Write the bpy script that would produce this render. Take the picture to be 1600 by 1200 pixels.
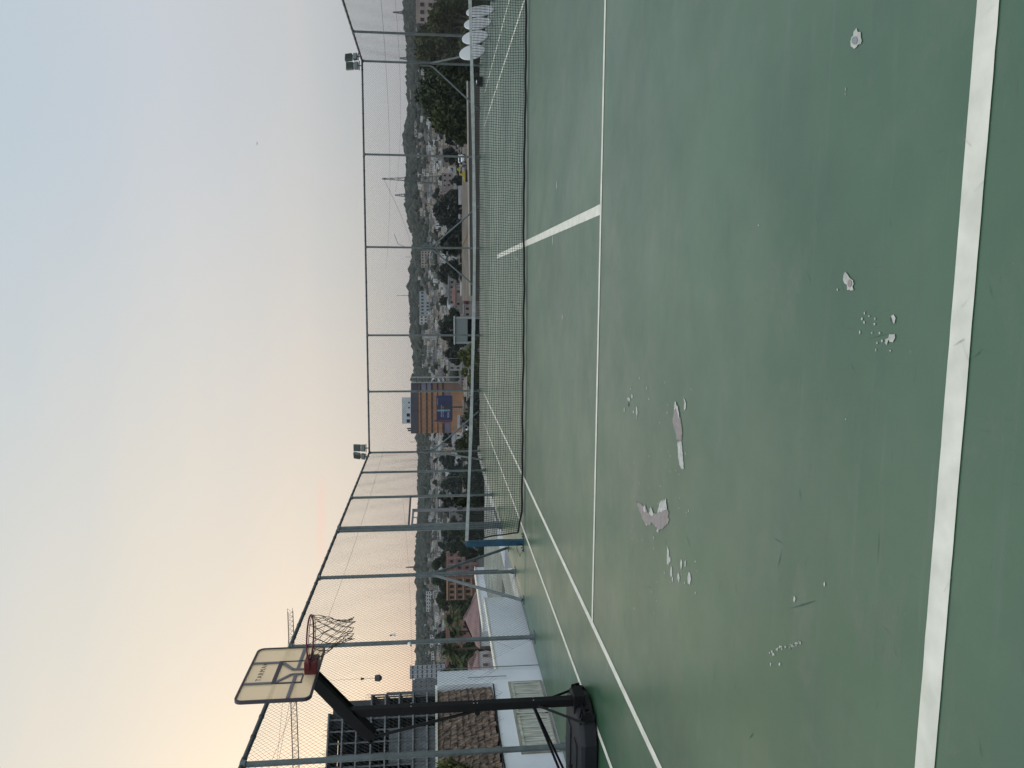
import bpy, bmesh, math, random
import numpy as np
from mathutils import Vector, Matrix
R = math.radians
random.seed(7); rng = np.random.default_rng(7)
scene = bpy.context.scene
for o in list(bpy.data.objects): bpy.data.objects.remove(o, do_unlink=True)
col = scene.collection

# ------------------------------------------------------------------ camera (photo is turned on its side)
CAM = Vector((-0.79493, -14.20252, 1.72566)); YAW = -0.129735; PIT = 0.102853; ROLL = -0.0069967; F = 1176.707
FW = Vector((math.sin(YAW)*math.cos(PIT), math.cos(YAW)*math.cos(PIT), -math.sin(PIT)))
_rt = Vector((math.cos(YAW), -math.sin(YAW), 0)); _up = _rt.cross(FW)
RT = _rt*math.cos(ROLL) + _up*math.sin(ROLL); UP = -_rt*math.sin(ROLL) + _up*math.cos(ROLL)
cd = bpy.data.cameras.new("Camera"); cam = bpy.data.objects.new("Camera", cd); col.objects.link(cam)
cd.sensor_fit = 'HORIZONTAL'; cd.sensor_width = 36; cd.lens = 36*F/1600
cd.clip_start = 0.05; cd.clip_end = 20000
X, Y, Z = -UP, RT, -FW            # camera rolled by a quarter turn: world up points to the left of the picture
cam.matrix_world = Matrix(((X.x, Y.x, Z.x, CAM.x), (X.y, Y.y, Z.y, CAM.y), (X.z, Y.z, Z.z, CAM.z), (0, 0, 0, 1)))
scene.camera = cam
scene.render.resolution_x = 1024; scene.render.resolution_y = 768

def ray(px, py): return FW + RT*((600-py)/F) + UP*((800-px)/F)
# ------------------------------------------------------------------ world, sun, exposure
scene.view_settings.view_transform = 'Standard'; scene.view_settings.look = 'None'
scene.view_settings.exposure = 0.0; scene.view_settings.gamma = 1.0
world = bpy.data.worlds.new("World"); scene.world = world; world.use_nodes = True
wn = world.node_tree.nodes; wl = world.node_tree.links; wn.clear()
SUN_AZ = R(-50); SUN_EL = R(4)       # azimuth from +Y towards +X
def wnode(t, **k):
    n = wn.new(t)
    for a, b in k.items(): setattr(n, a, b)
    return n
out = wnode('ShaderNodeOutputWorld'); bg = wnode('ShaderNodeBackground'); bg.inputs[1].default_value = 1.0
bgs = wnode('ShaderNodeBackground'); bgs.inputs[1].default_value = 0.05
sky = wnode('ShaderNodeTexSky', sky_type='NISHITA', sun_disc=False, sun_elevation=SUN_EL, sun_rotation=SUN_AZ, dust_density=2.5, ozone_density=2.0)
tc = wnode('ShaderNodeTexCoord'); sep = wnode('ShaderNodeSeparateXYZ'); wl.new(tc.outputs['Generated'], sep.inputs[0])
def ramp(stops, fac):
    r = wnode('ShaderNodeValToRGB'); e = r.color_ramp.elements
    while len(e) > 1: e.remove(e[-1])
    e[0].position = stops[0][0]; e[0].color = (*stops[0][1], 1)
    for p, c in stops[1:]:
        n = e.new(p); n.color = (*c, 1)
    wl.new(fac, r.inputs[0]); return r.outputs[0]
cool = ramp([(0, (.36,.385,.42)), (.05, (.395,.415,.455)), (.10, (.44,.455,.485)), (.16, (.52,.52,.53)), (.3, (.545,.565,.595)), (.5, (.475,.56,.62)), (.68, (.58,.66,.72)), (1, (.88,.94,.97))], sep.outputs[2])
warm = ramp([(0, (.47,.45,.44)), (.05, (.54,.505,.485)), (.10, (.65,.565,.50)), (.18, (.75,.625,.50)), (.3, (.755,.66,.525)), (.5, (.69,.65,.555)), (.68, (.64,.67,.67)), (1, (.88,.94,.97))], sep.outputs[2])
dot = wnode('ShaderNodeVectorMath', operation='DOT_PRODUCT'); wl.new(tc.outputs['Generated'], dot.inputs[0])
dot.inputs[1].default_value = (math.sin(SUN_AZ), math.cos(SUN_AZ), 0)
mr = wnode('ShaderNodeMapRange', interpolation_type='SMOOTHSTEP'); mr.inputs[1].default_value = .36; mr.inputs[2].default_value = 1.0
wl.new(dot.outputs['Value'], mr.inputs[0])
# thin high cloud: barely visible streaks
cm = wnode('ShaderNodeMapping'); cm.inputs['Scale'].default_value = (1.2, 1.2, 9); wl.new(tc.outputs['Generated'], cm.inputs[0])
cn = wnode('ShaderNodeTexNoise'); cn.inputs['Scale'].default_value = 2.2; cn.inputs['Detail'].default_value = 3; wl.new(cm.outputs[0], cn.inputs[0])
cr = wnode('ShaderNodeMapRange'); cr.inputs[1].default_value = .25; cr.inputs[2].default_value = .75; cr.inputs[3].default_value = -.07; cr.inputs[4].default_value = .07
wl.new(cn.outputs[0], cr.inputs[0])
ad = wnode('ShaderNodeMath', operation='ADD', use_clamp=True); wl.new(mr.outputs[0], ad.inputs[0]); wl.new(cr.outputs[0], ad.inputs[1])
mx = wnode('ShaderNodeMix', data_type='RGBA'); wl.new(ad.outputs[0], mx.inputs['Factor']); wl.new(cool, mx.inputs['A']); wl.new(warm, mx.inputs['B'])
pk = Vector(ray(502, 812)).normalized()
d2 = wnode('ShaderNodeVectorMath', operation='DOT_PRODUCT'); wl.new(tc.outputs['Generated'], d2.inputs[0]); d2.inputs[1].default_value = pk
mA = wnode('ShaderNodeMapRange', interpolation_type='SMOOTHSTEP'); mA.inputs[1].default_value = .9980; mA.inputs[2].default_value = .9998; wl.new(d2.outputs['Value'], mA.inputs[0])
zs = wnode('ShaderNodeMath', operation='SUBTRACT'); wl.new(sep.outputs[2], zs.inputs[0]); zs.inputs[1].default_value = pk.z
za = wnode('ShaderNodeMath', operation='ABSOLUTE'); wl.new(zs.outputs[0], za.inputs[0])
mB = wnode('ShaderNodeMapRange', interpolation_type='SMOOTHSTEP'); mB.inputs[1].default_value = .009; mB.inputs[2].default_value = .001; mB.inputs[3].default_value = 0; mB.inputs[4].default_value = .30; wl.new(za.outputs[0], mB.inputs[0])
mAB = wnode('ShaderNodeMath', operation='MULTIPLY'); wl.new(mA.outputs[0], mAB.inputs[0]); wl.new(mB.outputs[0], mAB.inputs[1])
px_ = wnode('ShaderNodeMix', data_type='RGBA'); wl.new(mAB.outputs[0], px_.inputs['Factor']); wl.new(mx.outputs['Result'], px_.inputs['A']); px_.inputs['B'].default_value = (.85,.47,.38,1)
wl.new(px_.outputs['Result'], bg.inputs[0])
# added fill light: sky overhead and behind the camera boosted above the visible part
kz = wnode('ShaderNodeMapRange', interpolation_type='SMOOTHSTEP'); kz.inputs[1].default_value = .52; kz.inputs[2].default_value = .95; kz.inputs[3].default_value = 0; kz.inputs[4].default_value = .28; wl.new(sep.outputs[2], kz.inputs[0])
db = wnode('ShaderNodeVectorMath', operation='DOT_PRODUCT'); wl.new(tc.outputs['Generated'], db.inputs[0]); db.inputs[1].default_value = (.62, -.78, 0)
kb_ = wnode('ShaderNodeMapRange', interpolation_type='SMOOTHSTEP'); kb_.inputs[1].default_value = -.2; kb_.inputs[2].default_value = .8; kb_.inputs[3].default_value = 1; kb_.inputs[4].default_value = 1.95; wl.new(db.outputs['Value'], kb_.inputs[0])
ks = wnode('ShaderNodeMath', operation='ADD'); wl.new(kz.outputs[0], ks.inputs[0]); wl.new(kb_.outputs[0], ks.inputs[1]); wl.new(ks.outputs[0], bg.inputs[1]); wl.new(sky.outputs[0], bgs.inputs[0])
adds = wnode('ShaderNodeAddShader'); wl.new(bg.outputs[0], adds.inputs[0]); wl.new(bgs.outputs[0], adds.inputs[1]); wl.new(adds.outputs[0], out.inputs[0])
sd = bpy.data.lights.new("Sun", 'SUN'); sd.energy = 0.5; sd.angle = R(12); sd.color = (1, .86, .68)
so = bpy.data.objects.new("Sun", sd); col.objects.link(so)
sv = Vector((math.sin(SUN_AZ)*math.cos(SUN_EL+.05), math.cos(SUN_AZ)*math.cos(SUN_EL+.05), math.sin(SUN_EL+.05)))
so.rotation_euler = sv.to_track_quat('Z', 'Y').to_euler()

# ------------------------------------------------------------------ helpers
def ray(px, py): return FW + RT*((600-py)/F) + UP*((800-px)/F)
def sight(px, py, D):
    d = ray(px, py); return CAM + d*(D/math.hypot(d.x, d.y))
def gnd(px, py, z=0.0):
    d = ray(px, py); return CAM + d*((z-CAM.z)/d.z)
def az_of(py): d = ray(680, py); return math.atan2(d.x, d.y)

MATS = {}
def mat(name, rgb, rough=.7, metal=0, var=.12, scale=3.0, rgb2=None, bump=0.0, spec=.5, detail=4, coords='Object', stretch=None):
    if name in MATS: return MATS[name]
    m = bpy.data.materials.new(name); m.use_nodes = True; nt = m.node_tree; N = nt.nodes; L = nt.links
    b = N['Principled BSDF']; b.inputs['Roughness'].default_value = rough; b.inputs['Metallic'].default_value = metal
    b.inputs['Specular IOR Level'].default_value = spec
    t = N.new('ShaderNodeTexCoord'); n = N.new('ShaderNodeTexNoise'); n.inputs['Scale'].default_value = scale; n.inputs['Detail'].default_value = detail
    if stretch:
        mp = N.new('ShaderNodeMapping'); mp.inputs['Scale'].default_value = stretch; L.new(t.outputs[coords], mp.inputs[0]); L.new(mp.outputs[0], n.inputs['Vector'])
    else: L.new(t.outputs[coords], n.inputs['Vector'])
    r = N.new('ShaderNodeValToRGB'); r.color_ramp.elements[0].position = .3; r.color_ramp.elements[1].position = .7
    a = [c*(1-var) for c in rgb]; c2 = rgb2 or [min(1, c*(1+var)) for c in rgb]
    r.color_ramp.elements[0].color = (*a, 1); r.color_ramp.elements[1].color = (*c2, 1)
    L.new(n.outputs[0], r.inputs[0]); L.new(r.outputs[0], b.inputs['Base Color'])
    if bump:
        bp = N.new('ShaderNodeBump'); bp.inputs['Strength'].default_value = bump; bp.inputs['Distance'].default_value = .02
        L.new(n.outputs[0], bp.inputs['Height']); L.new(bp.outputs[0], b.inputs['Normal'])
    MATS[name] = m; return m

def link(name, me, parent=None):
    o = bpy.data.objects.new(name, me); col.objects.link(o)
    if parent is not None: o.parent = parent
    return o
def tag(o, label=None, cat=None, group=None, kind=None):
    if label: o['label'] = label
    if cat: o['category'] = cat
    if group: o['group'] = group
    if kind: o['kind'] = kind
    return o
def empty(name, loc, label, cat, group=None, rz=0):
    o = bpy.data.objects.new(name, None); col.objects.link(o); o.location = loc; o.rotation_euler = (0, 0, rz)
    o.empty_display_size = .3
    return tag(o, label, cat, group)

class MB:
    def __init__(s): s.v = []; s.f = []; s.m = []
    def add(s, vs, fs, mi=0):
        k = len(s.v); s.v += [tuple(v) for v in vs]; s.f += [tuple(i+k for i in f) for f in fs]; s.m += [mi]*len(fs); return s
    def box(s, x0, x1, y0, y1, z0, z1, mi=0, M=None):
        vs = [(x, y, z) for x in (x0, x1) for y in (y0, y1) for z in (z0, z1)]
        if M is not None: vs = [M @ Vector(v) for v in vs]
        return s.add(vs, [(0,1,3,2), (4,6,7,5), (0,4,5,1), (2,3,7,6), (0,2,6,4), (1,5,7,3)], mi)
    def cyl(s, p0, p1, r0, r1=None, n=8, mi=0, cap=True):
        p0 = Vector(p0); p1 = Vector(p1); r1 = r0 if r1 is None else r1
        d = (p1-p0).normalized(); a = d.orthogonal().normalized(); b = d.cross(a)
        vs = []
        for p, r in ((p0, r0), (p1, r1)):
            for i in range(n):
                t = 2*math.pi*i/n; vs.append(p+(a*math.cos(t)+b*math.sin(t))*r)
        fs = [(i, (i+1) % n, n+(i+1) % n, n+i) for i in range(n)]
        if cap: fs += [tuple(range(n-1, -1, -1)), tuple(range(n, 2*n))]
        return s.add(vs, fs, mi)
    def tube(s, pts, r, n=6, mi=0, closed=False):
        pts = [Vector(p) for p in pts]; N = len(pts); vs = []; prev = None
        for i, p in enumerate(pts):
            if closed: d = (pts[(i+1) % N]-pts[i-1])
            else: d = pts[min(i+1, N-1)]-pts[max(i-1, 0)]
            d.normalize()
            a = (prev - d*prev.dot(d)) if prev is not None else d.orthogonal()
            a.normalize(); prev = a; b = d.cross(a)
            rr = r[i] if isinstance(r, (list, tuple)) else r
            vs += [p+(a*math.cos(2*math.pi*k/n)+b*math.sin(2*math.pi*k/n))*rr for k in range(n)]
        fs = []
        for i in range(N if closed else N-1):
            j = (i+1) % N
            fs += [(i*n+k, i*n+(k+1) % n, j*n+(k+1) % n, j*n+k) for k in range(n)]
        if not closed: fs += [tuple(range(n-1, -1, -1)), tuple(range((N-1)*n, N*n))]
        return s.add(vs, fs, mi)
    def bar(s, p0, p1, w, h, mi=0, up=(0, 0, 1)):
        p0 = Vector(p0); p1 = Vector(p1); d = (p1-p0).normalized(); u = Vector(up)
        a = d.cross(u)
        if a.length < 1e-4: a = d.orthogonal()
        a.normalize(); b = a.cross(d)
        vs = [p+a*(sx*w/2)+b*(sy*h/2) for p in (p0, p1) for sx, sy in ((-1,-1), (1,-1), (1,1), (-1,1))]
        return s.add(vs, [(0,1,2,3), (7,6,5,4), (0,4,5,1), (1,5,6,2), (2,6,7,3), (3,7,4,0)], mi)
    def prism(s, poly, axis_vec, mi=0):
        n = len(poly); a = [Vector(p) for p in poly]; b = [p+Vector(axis_vec) for p in a]
        return s.add(a+b, [tuple(range(n-1, -1, -1)), tuple(range(n, 2*n))]+[(i, (i+1) % n, n+(i+1) % n, n+i) for i in range(n)], mi)
    def build(s, name, mats, parent=None, smooth=False, bevel=0, loc=None):
        me = bpy.data.meshes.new(name); me.from_pydata(s.v, [], s.f)
        if not isinstance(mats, (list, tuple)): mats = [mats]
        for m in mats: me.materials.append(m)
        if len(mats) > 1: me.polygons.foreach_set('material_index', s.m)
        bm = bmesh.new(); bm.from_mesh(me); bmesh.ops.recalc_face_normals(bm, faces=bm.faces); bm.to_mesh(me); bm.free()
        if smooth: me.polygons.foreach_set('use_smooth', [True]*len(me.polygons))
        me.update(); o = link(name, me, parent)
        if loc is not None: o.location = loc
        if bevel:
            md = o.modifiers.new('b', 'BEVEL'); md.width = bevel; md.segments = 2; md.limit_method = 'ANGLE'
        return o
def local(o_loc, *pts): return [Vector(p)-Vector(o_loc) for p in pts]

# ------------------------------------------------------------------ materials
def court_material():
    m = bpy.data.materials.new('court_paint'); m.use_nodes = True; nt = m.node_tree; N = nt.nodes; L = nt.links; b = N['Principled BSDF']
    t = N.new('ShaderNodeTexCoord')
    def noise(scale, det, st=None, rough=.55):
        n = N.new('ShaderNodeTexNoise'); n.inputs['Scale'].default_value = scale; n.inputs['Detail'].default_value = det; n.inputs['Roughness'].default_value = rough
        if st:
            mp = N.new('ShaderNodeMapping'); mp.inputs['Scale'].default_value = st[:3]
            if len(st) > 3: mp.inputs['Rotation'].default_value = (0, 0, st[3])
            L.new(t.outputs['Object'], mp.inputs[0]); L.new(mp.outputs[0], n.inputs['Vector'])
        else: L.new(t.outputs['Object'], n.inputs['Vector'])
        return n.outputs[0]
    def mp_range(src, a, b_, c=0, d=1):
        n = N.new('ShaderNodeMapRange'); n.inputs[1].default_value = a; n.inputs[2].default_value = b_; n.inputs[3].default_value = c; n.inputs[4].default_value = d; L.new(src, n.inputs[0]); return n.outputs[0]
    def mix(a, b_, f, mode='MIX'):
        n = N.new('ShaderNodeMix'); n.data_type = 'RGBA'; n.blend_type = mode
        for s, v in (('A', a), ('B', b_)):
            if isinstance(v, tuple): n.inputs[s].default_value = (*v, 1)
            else: L.new(v, n.inputs[s])
        if isinstance(f, float): n.inputs['Factor'].default_value = f
        else: L.new(f, n.inputs['Factor'])
        return n.outputs['Result']
    c = mix((.024, .078, .036), (.054, .120, .060), mp_range(noise(.35, 5, None, .6), .38, .62))
    c = mix(c, (.092, .130, .078), mp_range(noise(.8, 8, None, .68), .50, .74, 0, .6))         # faded, dusty areas
    c = mix(c, (.128, .130, .105), mp_range(noise(1.1, 9, (1, 1.6, 1, .15), .72), .55, .70, 0, .5))
    c = mix(c, (.026, .084, .050), mp_range(noise(.7, 7, (1, 1, 1, 2.1), .65), .52, .70, 0, .55))  # cooler repainted areas
    c = mix(c, (.026, .064, .040), mp_range(noise(1.3, 8, (1.0, 2.2, 1), .72), .56, .78, 0, .6))  # darker patches
    c = mix(c, (.125, .145, .112), mp_range(noise(2.2, 7, (.35, 5, 1, .03), .7), .56, .76, 0, .38))  # squeegee streaks across the court
    c = mix(c, (.040, .072, .054), mp_range(noise(2.9, 7, (.3, 6, 1, -.04), .7), .57, .76, 0, .42))
    c = mix(c, (.035, .060, .050), mp_range(noise(5, 6, (.8, 6, 1, .25), .65), .645, .69, 0, .55))  # shoe scuffs
    c = mix(c, (.035, .055, .047), mp_range(noise(7, 5, (7, .7, 1, -.5), .6), .665, .70, 0, .5))
    c = mix(c, (.21, .225, .185), mp_range(noise(26, 4), .70, .76, 0, .4))
    c = mix(c, (.05, .08, .06), mp_range(noise(150, 3), .35, .8, 0, .35))
    L.new(c, b.inputs['Base Color'])
    L.new(mp_range(noise(1.1, 7, None, .65),   .3, .7, .28, .42), b.inputs['Roughness']); b.inputs['Specular IOR Level'].default_value = .8
    bp = N.new('ShaderNodeBump'); bp.inputs['Strength'].default_value = .25; bp.inputs['Distance'].default_value = .0015
    L.new(noise(220, 2), bp.inputs['Height']); L.new(bp.outputs[0], b.inputs['Normal'])
    return m
M_court = court_material()
M_line = mat('line_paint', (.58,.56,.47), .55, var=.08, scale=7, rgb2=(.70,.67,.575), detail=8)
M_chipA = mat('bare_screed', (.42,.41,.37), .8, var=.22, scale=22, detail=8)
M_chipB = mat('primer_coat', (.25,.215,.20), .8, var=.15, scale=18, detail=8)
M_chipC = mat('grey_screed', (.20,.22,.21), .8, var=.15, scale=18)
M_scuff = mat('rubber_scuff', (.042,.088,.060), .7, var=.3, scale=20)
M_steel = mat('galvanised_paint', (.11,.135,.14), .5, .15, var=.2, scale=6, spec=.4)
M_rail = mat('rail_paint', (.045,.055,.065), .5, .1, var=.2, scale=6)
M_wire = mat('fence_wire', (.030,.040,.042), .6, .1, var=.2, scale=2)
M_black = mat('black_metal', (.005,.0055,.0065), .55, .0, var=.3, scale=9, spec=.22)
M_plastic = mat('black_plastic', (.009,.010,.013), .5, 0, var=.3, scale=7, spec=.3)
M_netcord = mat('net_cord', (.012,.015,.014), .9, var=.2)
M_tape = mat('net_tape', (.34,.36,.35), .85, var=.2, scale=12)
M_blue = mat('blue_post_paint', (.012,.060,.105), .45, .05, var=.35, scale=11)
M_red = mat('rim_red', (.11,.008,.016), .4, .05, var=.25, scale=12)
M_slate = mat('show_through_tint', (.15,.145,.165), .5, var=.1)
M_darkprint = mat('board_outline', (.038,.032,.045), .5, var=.1)
M_hoopcord = mat('hoop_cord', (.055,.045,.035), .9, var=.5, scale=30)
M_whitewall = mat('white_wall_paint', (.70,.74,.80), .75, var=.05, scale=1.3, rgb2=(.76,.80,.85), detail=8)
M_coping = mat('wall_coping', (.66,.64,.56), .75, var=.12, scale=6)
M_plasticwhite = mat('white_plastic', (.62,.64,.66), .35, var=.05)
M_conc = mat('concrete', (.20,.205,.20), .85, var=.25, scale=1.2, detail=8, bump=.2)
M_concd = mat('dark_concrete', (.055,.060,.065), .85, var=.3, scale=1.0, detail=8)
M_glass = mat('dark_glass', (.012,.014,.018), .2, var=.3, spec=.6)
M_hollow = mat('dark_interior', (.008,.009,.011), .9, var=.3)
M_bark = mat('bark', (.07,.055,.042), .9, var=.3, scale=3)
def leafmat(name, rgb, var=.45, scale=.6):
    return mat(name, rgb, .65, var=var, scale=scale, rgb2=(rgb[0]*1.9, rgb[1]*1.7, rgb[2]*1.2), spec=.3, detail=6)
M_leafA = leafmat('leaf_dark', (.017,.028,.011)); M_leafB = leafmat('leaf_olive', (.027,.038,.013)); M_leafC = leafmat('leaf_far', (.014,.021,.019), scale=.08)
M_leafD = leafmat('leaf_bright', (.050,.068,.020)); M_palm = leafmat('leaf_palm', (.050,.066,.026), scale=3)

# ------------------------------------------------------------------ terrain
PROF = [(0,-3.2), (16,-3.2), (30,-3.0), (60,-4.5), (100,-7.0), (150,-9.5), (250,-12.5), (400,-15), (700,-18), (1100,-12), (1600,2), (2000,20), (2300,42), (2600,60)]
RIDGE = [(-800,640), (0,636), (100,638), (160,640), (180,637), (210,633), (240,636), (262,639), (290,636), (320,637), (345,641), (365,646), (400,645), (425,641), (440,645), (452,640), (470,642), (505,646), (520,642), (545,647), (575,649), (600,648), (640,652), (680,655), (760,656), (850,654), (900,653), (1000,652), (1100,652), (1300,650), (2100,650)]
def interp(tab, x):
    if x <= tab[0][0]: return tab[0][1]
    for (a, fa), (b, fb) in zip(tab, tab[1:]):
        if x <= b: return fa+(fb-fa)*(x-a)/(b-a)
    return tab[-1][1]
_AZT = [(az_of(y), y) for y in range(2080, -901, -20)]; _AZT.sort()
def ridge_h(az):
    y = interp(_AZT, az); x = interp(RIDGE, y)+3.2
    return sight(x, max(-800, min(2000, y)), 2600).z
def terr(x, y):
    dx, dy = x-CAM.x, y-CAM.y; D = math.hypot(dx, dy); az = math.atan2(dx, dy)
    z = interp(PROF, min(D, 2600))
    h = ridge_h(az) if abs(az) < 1.2 else 60
    if D > 1100:
        k = min(1, (D-1100)/1500); z += (h-60)*k*k*(3-2*k)
    if D > 2600: z -= (D-2600)*.03
    if D > 300: z += 1.6*math.sin(x*.011+1)*math.cos(y*.009)*min(1, (D-300)/400)
    return z
def build_terrain():
    rad = [0, 10, 17, 24, 34, 48, 66, 90, 120, 160, 210, 280, 360, 460, 600, 760, 950, 1150, 1350, 1550, 1750, 1950, 2150, 2350, 2500, 2600, 2700, 2900, 3400, 5000, 9000]
    angs = []
    a = -180.0
    while a < 180:
        angs.append(a); a += .5 if -45 <= a < 30 else 6
    n = len(angs); vs = []; fs = []
    for r in rad[1:]:
        for a in angs:
            x = CAM.x+r*math.sin(R(a)); y = CAM.y+r*math.cos(R(a)); vs.append((x, y, terr(x, y)))
    c = len(vs); vs.append((CAM.x, CAM.y, -3.2))
    for j in range(n):
        fs.append((c, j, (j+1) % n))
        for i in range(len(rad)-2): fs.append((i*n+j, i*n+(j+1) % n, (i+1)*n+(j+1) % n, (i+1)*n+j))
    m = mat('hillside', (.019,.024,.021), .95, var=.3, scale=.03, rgb2=(.055,.050,.043), detail=10)
    mb = MB(); mb.add(vs, fs); o = mb.build('ground', m, smooth=True); tag(o, kind='structure')
build_terrain()

# court slab
mb = MB(); mb.box(-7.16, 7.5, -24, 14.4, -3.5, 0); slab = mb.build('court_surface', M_court); tag(slab, kind='structure')
XS, XD, YN, YF = 4.50, 5.53, 11.89, 11.75
def lines():
    mb = MB(); z = .004
    def rect(x0, x1, y0, y1, n=1):
        if n == 1: mb.add([(x0,y0,z), (x1,y0,z), (x1,y1,z), (x0,y1,z)], [(0,1,2,3)]); return
        # hand painted line: edges waver by a millimetre or two
        hor = (x1-x0) > (y1-y0); a = []; b = []
        for i in range(n+1):
            t = i/n; e1 = rng.normal()*.0006; e2 = rng.normal()*.0006
            if hor: x = x0+(x1-x0)*t; a.append((x, y0+e1, z)); b.append((x, y1+e2, z))
            else: y = y0+(y1-y0)*t; a.append((x0+e1, y, z)); b.append((x1+e2, y, z))
        k = len(a); mb.add(a+b, [(i, i+1, k+i+1, k+i) for i in range(n)])
    rect(-XD-.04, XD+.04, -YN-.05, -YN+.05, 160)
    rect(-XD-.04, XD+.04, YF-.05, YF+.05)
    for s in (-1, 1):
        rect(s*XD-.035, s*XD+.035, -YN+.05, YF-.05, 200); rect(s*XS-.04, s*XS+.04, -YN+.05, YF-.05, 200)
        rect(-XS+.04, XS-.04, s*6.4-.035, s*6.4+.035, 120)
    rect(-.055, .055, -6.365, 6.365, 120)
    return tag(mb.build('court_lines', M_line), kind='structure')
lines()
def patches():
    mb = MB()
    def poly(pts, off, sc, mi, z=.0035):
        P = [gnd(off[0]+a/sc, off[1]+b/sc) for a, b in pts]
        # roughen outline
        Q = []
        for i, p in enumerate(P):
            q = P[(i+1) % len(P)]; L = (q-p).length
            n = max(1, int(L/.012))
            for k in range(min(n, 7)):
                t = k/min(n, 7); r = p.lerp(q, t); j = min(.006, L*.15)
                Q.append((r.x+rng.normal()*j*(k > 0), r.y+rng.normal()*j*(k > 0), z))
        mb.add(Q, [tuple(range(len(Q)))], mi)
    def spot(x, y, rx, ry, mi=0, z=.003, n=11):
        pts = [(x+rx*math.cos(2*math.pi*k/n)*random.uniform(.6, 1.2), y+ry*math.sin(2*math.pi*k/n)*random.uniform(.7, 1.15)) for k in range(n)]
        P = [gnd(*q) for q in pts]; P = [(p.x, p.y, z) for p in P]
        c = sum((Vector(v) for v in P), Vector())/n; mb.add(P+[c], [(i, (i+1) % n, n) for i in range(n)], mi)
    poly([(795,350),(812,400),(835,400),(850,460),(862,510),(850,548),(815,558),(795,590),(765,610),(745,590),(725,580),(720,520),(735,460),(755,450),(758,400)], (1240,0), 8, 0)
    poly([(745,480),(800,460),(815,500),(800,550),(765,555),(740,530)], (1240,0), 8, 2, .006)
    spot(1322, 139.5, .7, 3); spot(1321.5, 147, .6, 1.5)
    poly([(315,185),(340,215),(365,255),(405,285),(412,330),(398,355),(412,400),(375,405),(335,400),(335,360),(305,320),(288,280),(292,235),(300,205)], (1280,400), 7.5, 0)
    poly([(350,290),(395,300),(395,340),(370,370),(345,340)], (1280,400), 7.5, 1, .006)
    poly([(880,685),(905,725),(890,795),(870,780),(840,710)], (1280,400), 7.5, 0)
    poly([(830,700),(846,704),(876,795),(866,797)], (1280,400), 7.5, 3, .005)
    poly([(830,915),(895,915),(900,960),(870,1010),(835,1005),(820,980),(800,1045),(780,1020),(785,975),(820,960)], (1280,400), 7.5, 0)
    for a, b in [(220,395),(537,670),(508,738),(532,778),(590,705),(660,735),(655,798),(482,893),(625,900),(716,903),(742,995),(685,1020),(672,1100),(840,1110)]:
        spot(1280+a/7.5, 400+b/7.5, random.uniform(.8, 1.7), random.uniform(1.4, 2.8))
    poly([(925,375),(965,460),(990,580),(1005,680),(1010,760),(1005,870),(955,870),(940,800),(900,660),(885,610),(905,520)], (940,580), 8, 1)
    poly([(1005,868),(1015,1000),(1030,1150),(1035,1215),(1000,1225),(975,1150),(958,1010),(952,870)], (940,580), 8, 0)
    poly([(925,375),(965,460),(990,580),(975,590),(945,480),(915,470)], (940,580), 8, 0, .006)
    poly([(1035,310),(1055,380),(1065,420),(1045,495),(1035,470),(1040,400)], (940,580), 8, 0)
    spot(995.5, 642, 1.4, 8); spot(983, 624, 3, 3); spot(988, 620, 1.2, 4); spot(976, 640, .8, 4); spot(1043, 645, 1, 1.2); spot(982.5, 632, 1, 4, 3)
    poly([(200,190),(270,240),(290,235),(320,310),(350,300),(375,315),(410,310),(440,290),(480,280),(520,305),(500,340),(520,380),(490,420),(460,455),(410,480),(395,440),(350,400),(320,425),(290,400),(260,360),(240,290)], (960,750), 6, 1)
    poly([(330,310),(350,245),(375,318),(352,330)], (960,750), 6, 0, .006); poly([(410,310),(430,200),(490,180),(500,280),(520,305),(470,285),(440,300)], (960,750), 6, 0, .006)
    poly([(275,260),(290,235),(305,290),(290,300)], (960,750), 6, 0, .006)
    for a, b, r1, r2 in [(505,710,2,15),(522,750,1.2,6),(535,865,2,9),(548,930,1,5),(630,790,2,8),(668,785,1.2,6),(605,915,1.8,8),(705,925,3.2,11),(305,410,2,3),(410,470,2,4),(330,405,1.4,3)]:
        spot(960+a/6, 750+b/6, r1, r2)
    for x, y, r1, r2 in [(1289,912.5,1.4,4),(1242,936,1.6,5),(870,290,.6,6),(864,375,.5,9),(1186,352,1,1.4),(879,495,.7,5),(1322,655,.8,1),(1205,1038,1,3),(1219,1038,1.4,3)]: spot(x, y, r1, r2)
    for k in range(26): spot(1205+k*1.9+random.uniform(-3, 3), 1021-k*.75+random.uniform(-4, 4), random.uniform(.4, 1.4), random.uniform(1, 3))
    for k in range(60): spot(random.uniform(985, 1090), random.uniform(590, 960), random.uniform(.3, .7), random.uniform(.8, 2.5))
    # dark scuffs
    def scuff(x0, y0, x1, y1, w):
        a = gnd(x0, y0); b = gnd(x1, y1); d = (b-a).normalized(); n = Vector((-d.y, d.x, 0))*w*.32; m = a.lerp(b, .5)+n*random.uniform(-1, 1); n = n*.6
        P = [a, m-n, b, m+n]; mb.add([(p.x, p.y, .0025) for p in P], [(0,1,2,3)], 3)
    for s in [(1234,951,1276,938,.022),(1375,815,1371,890,.006),(1249,760,1252,785,.008),(1215,890,1222,858,.012),(1041,841,1039,852,.012),(1071,830,1080,857,.01),(1208,840,1226,851,.006),(1010,917,1019,917.5,.012),(870,150,868,160,.03),(1126,905,1124,930,.008),(1149,908,1152,930,.008),(1120,1025,1116,1070,.005),(1152,1058,1145,1085,.006),(1171,1154,1178,1144,.015),(1520,560,1536,545,.006),(1545,440,1552,470,.004),(1530,1150,1535,1190,.005),(1355,530,1395,520,.004)]:
        scuff(*s)
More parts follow.
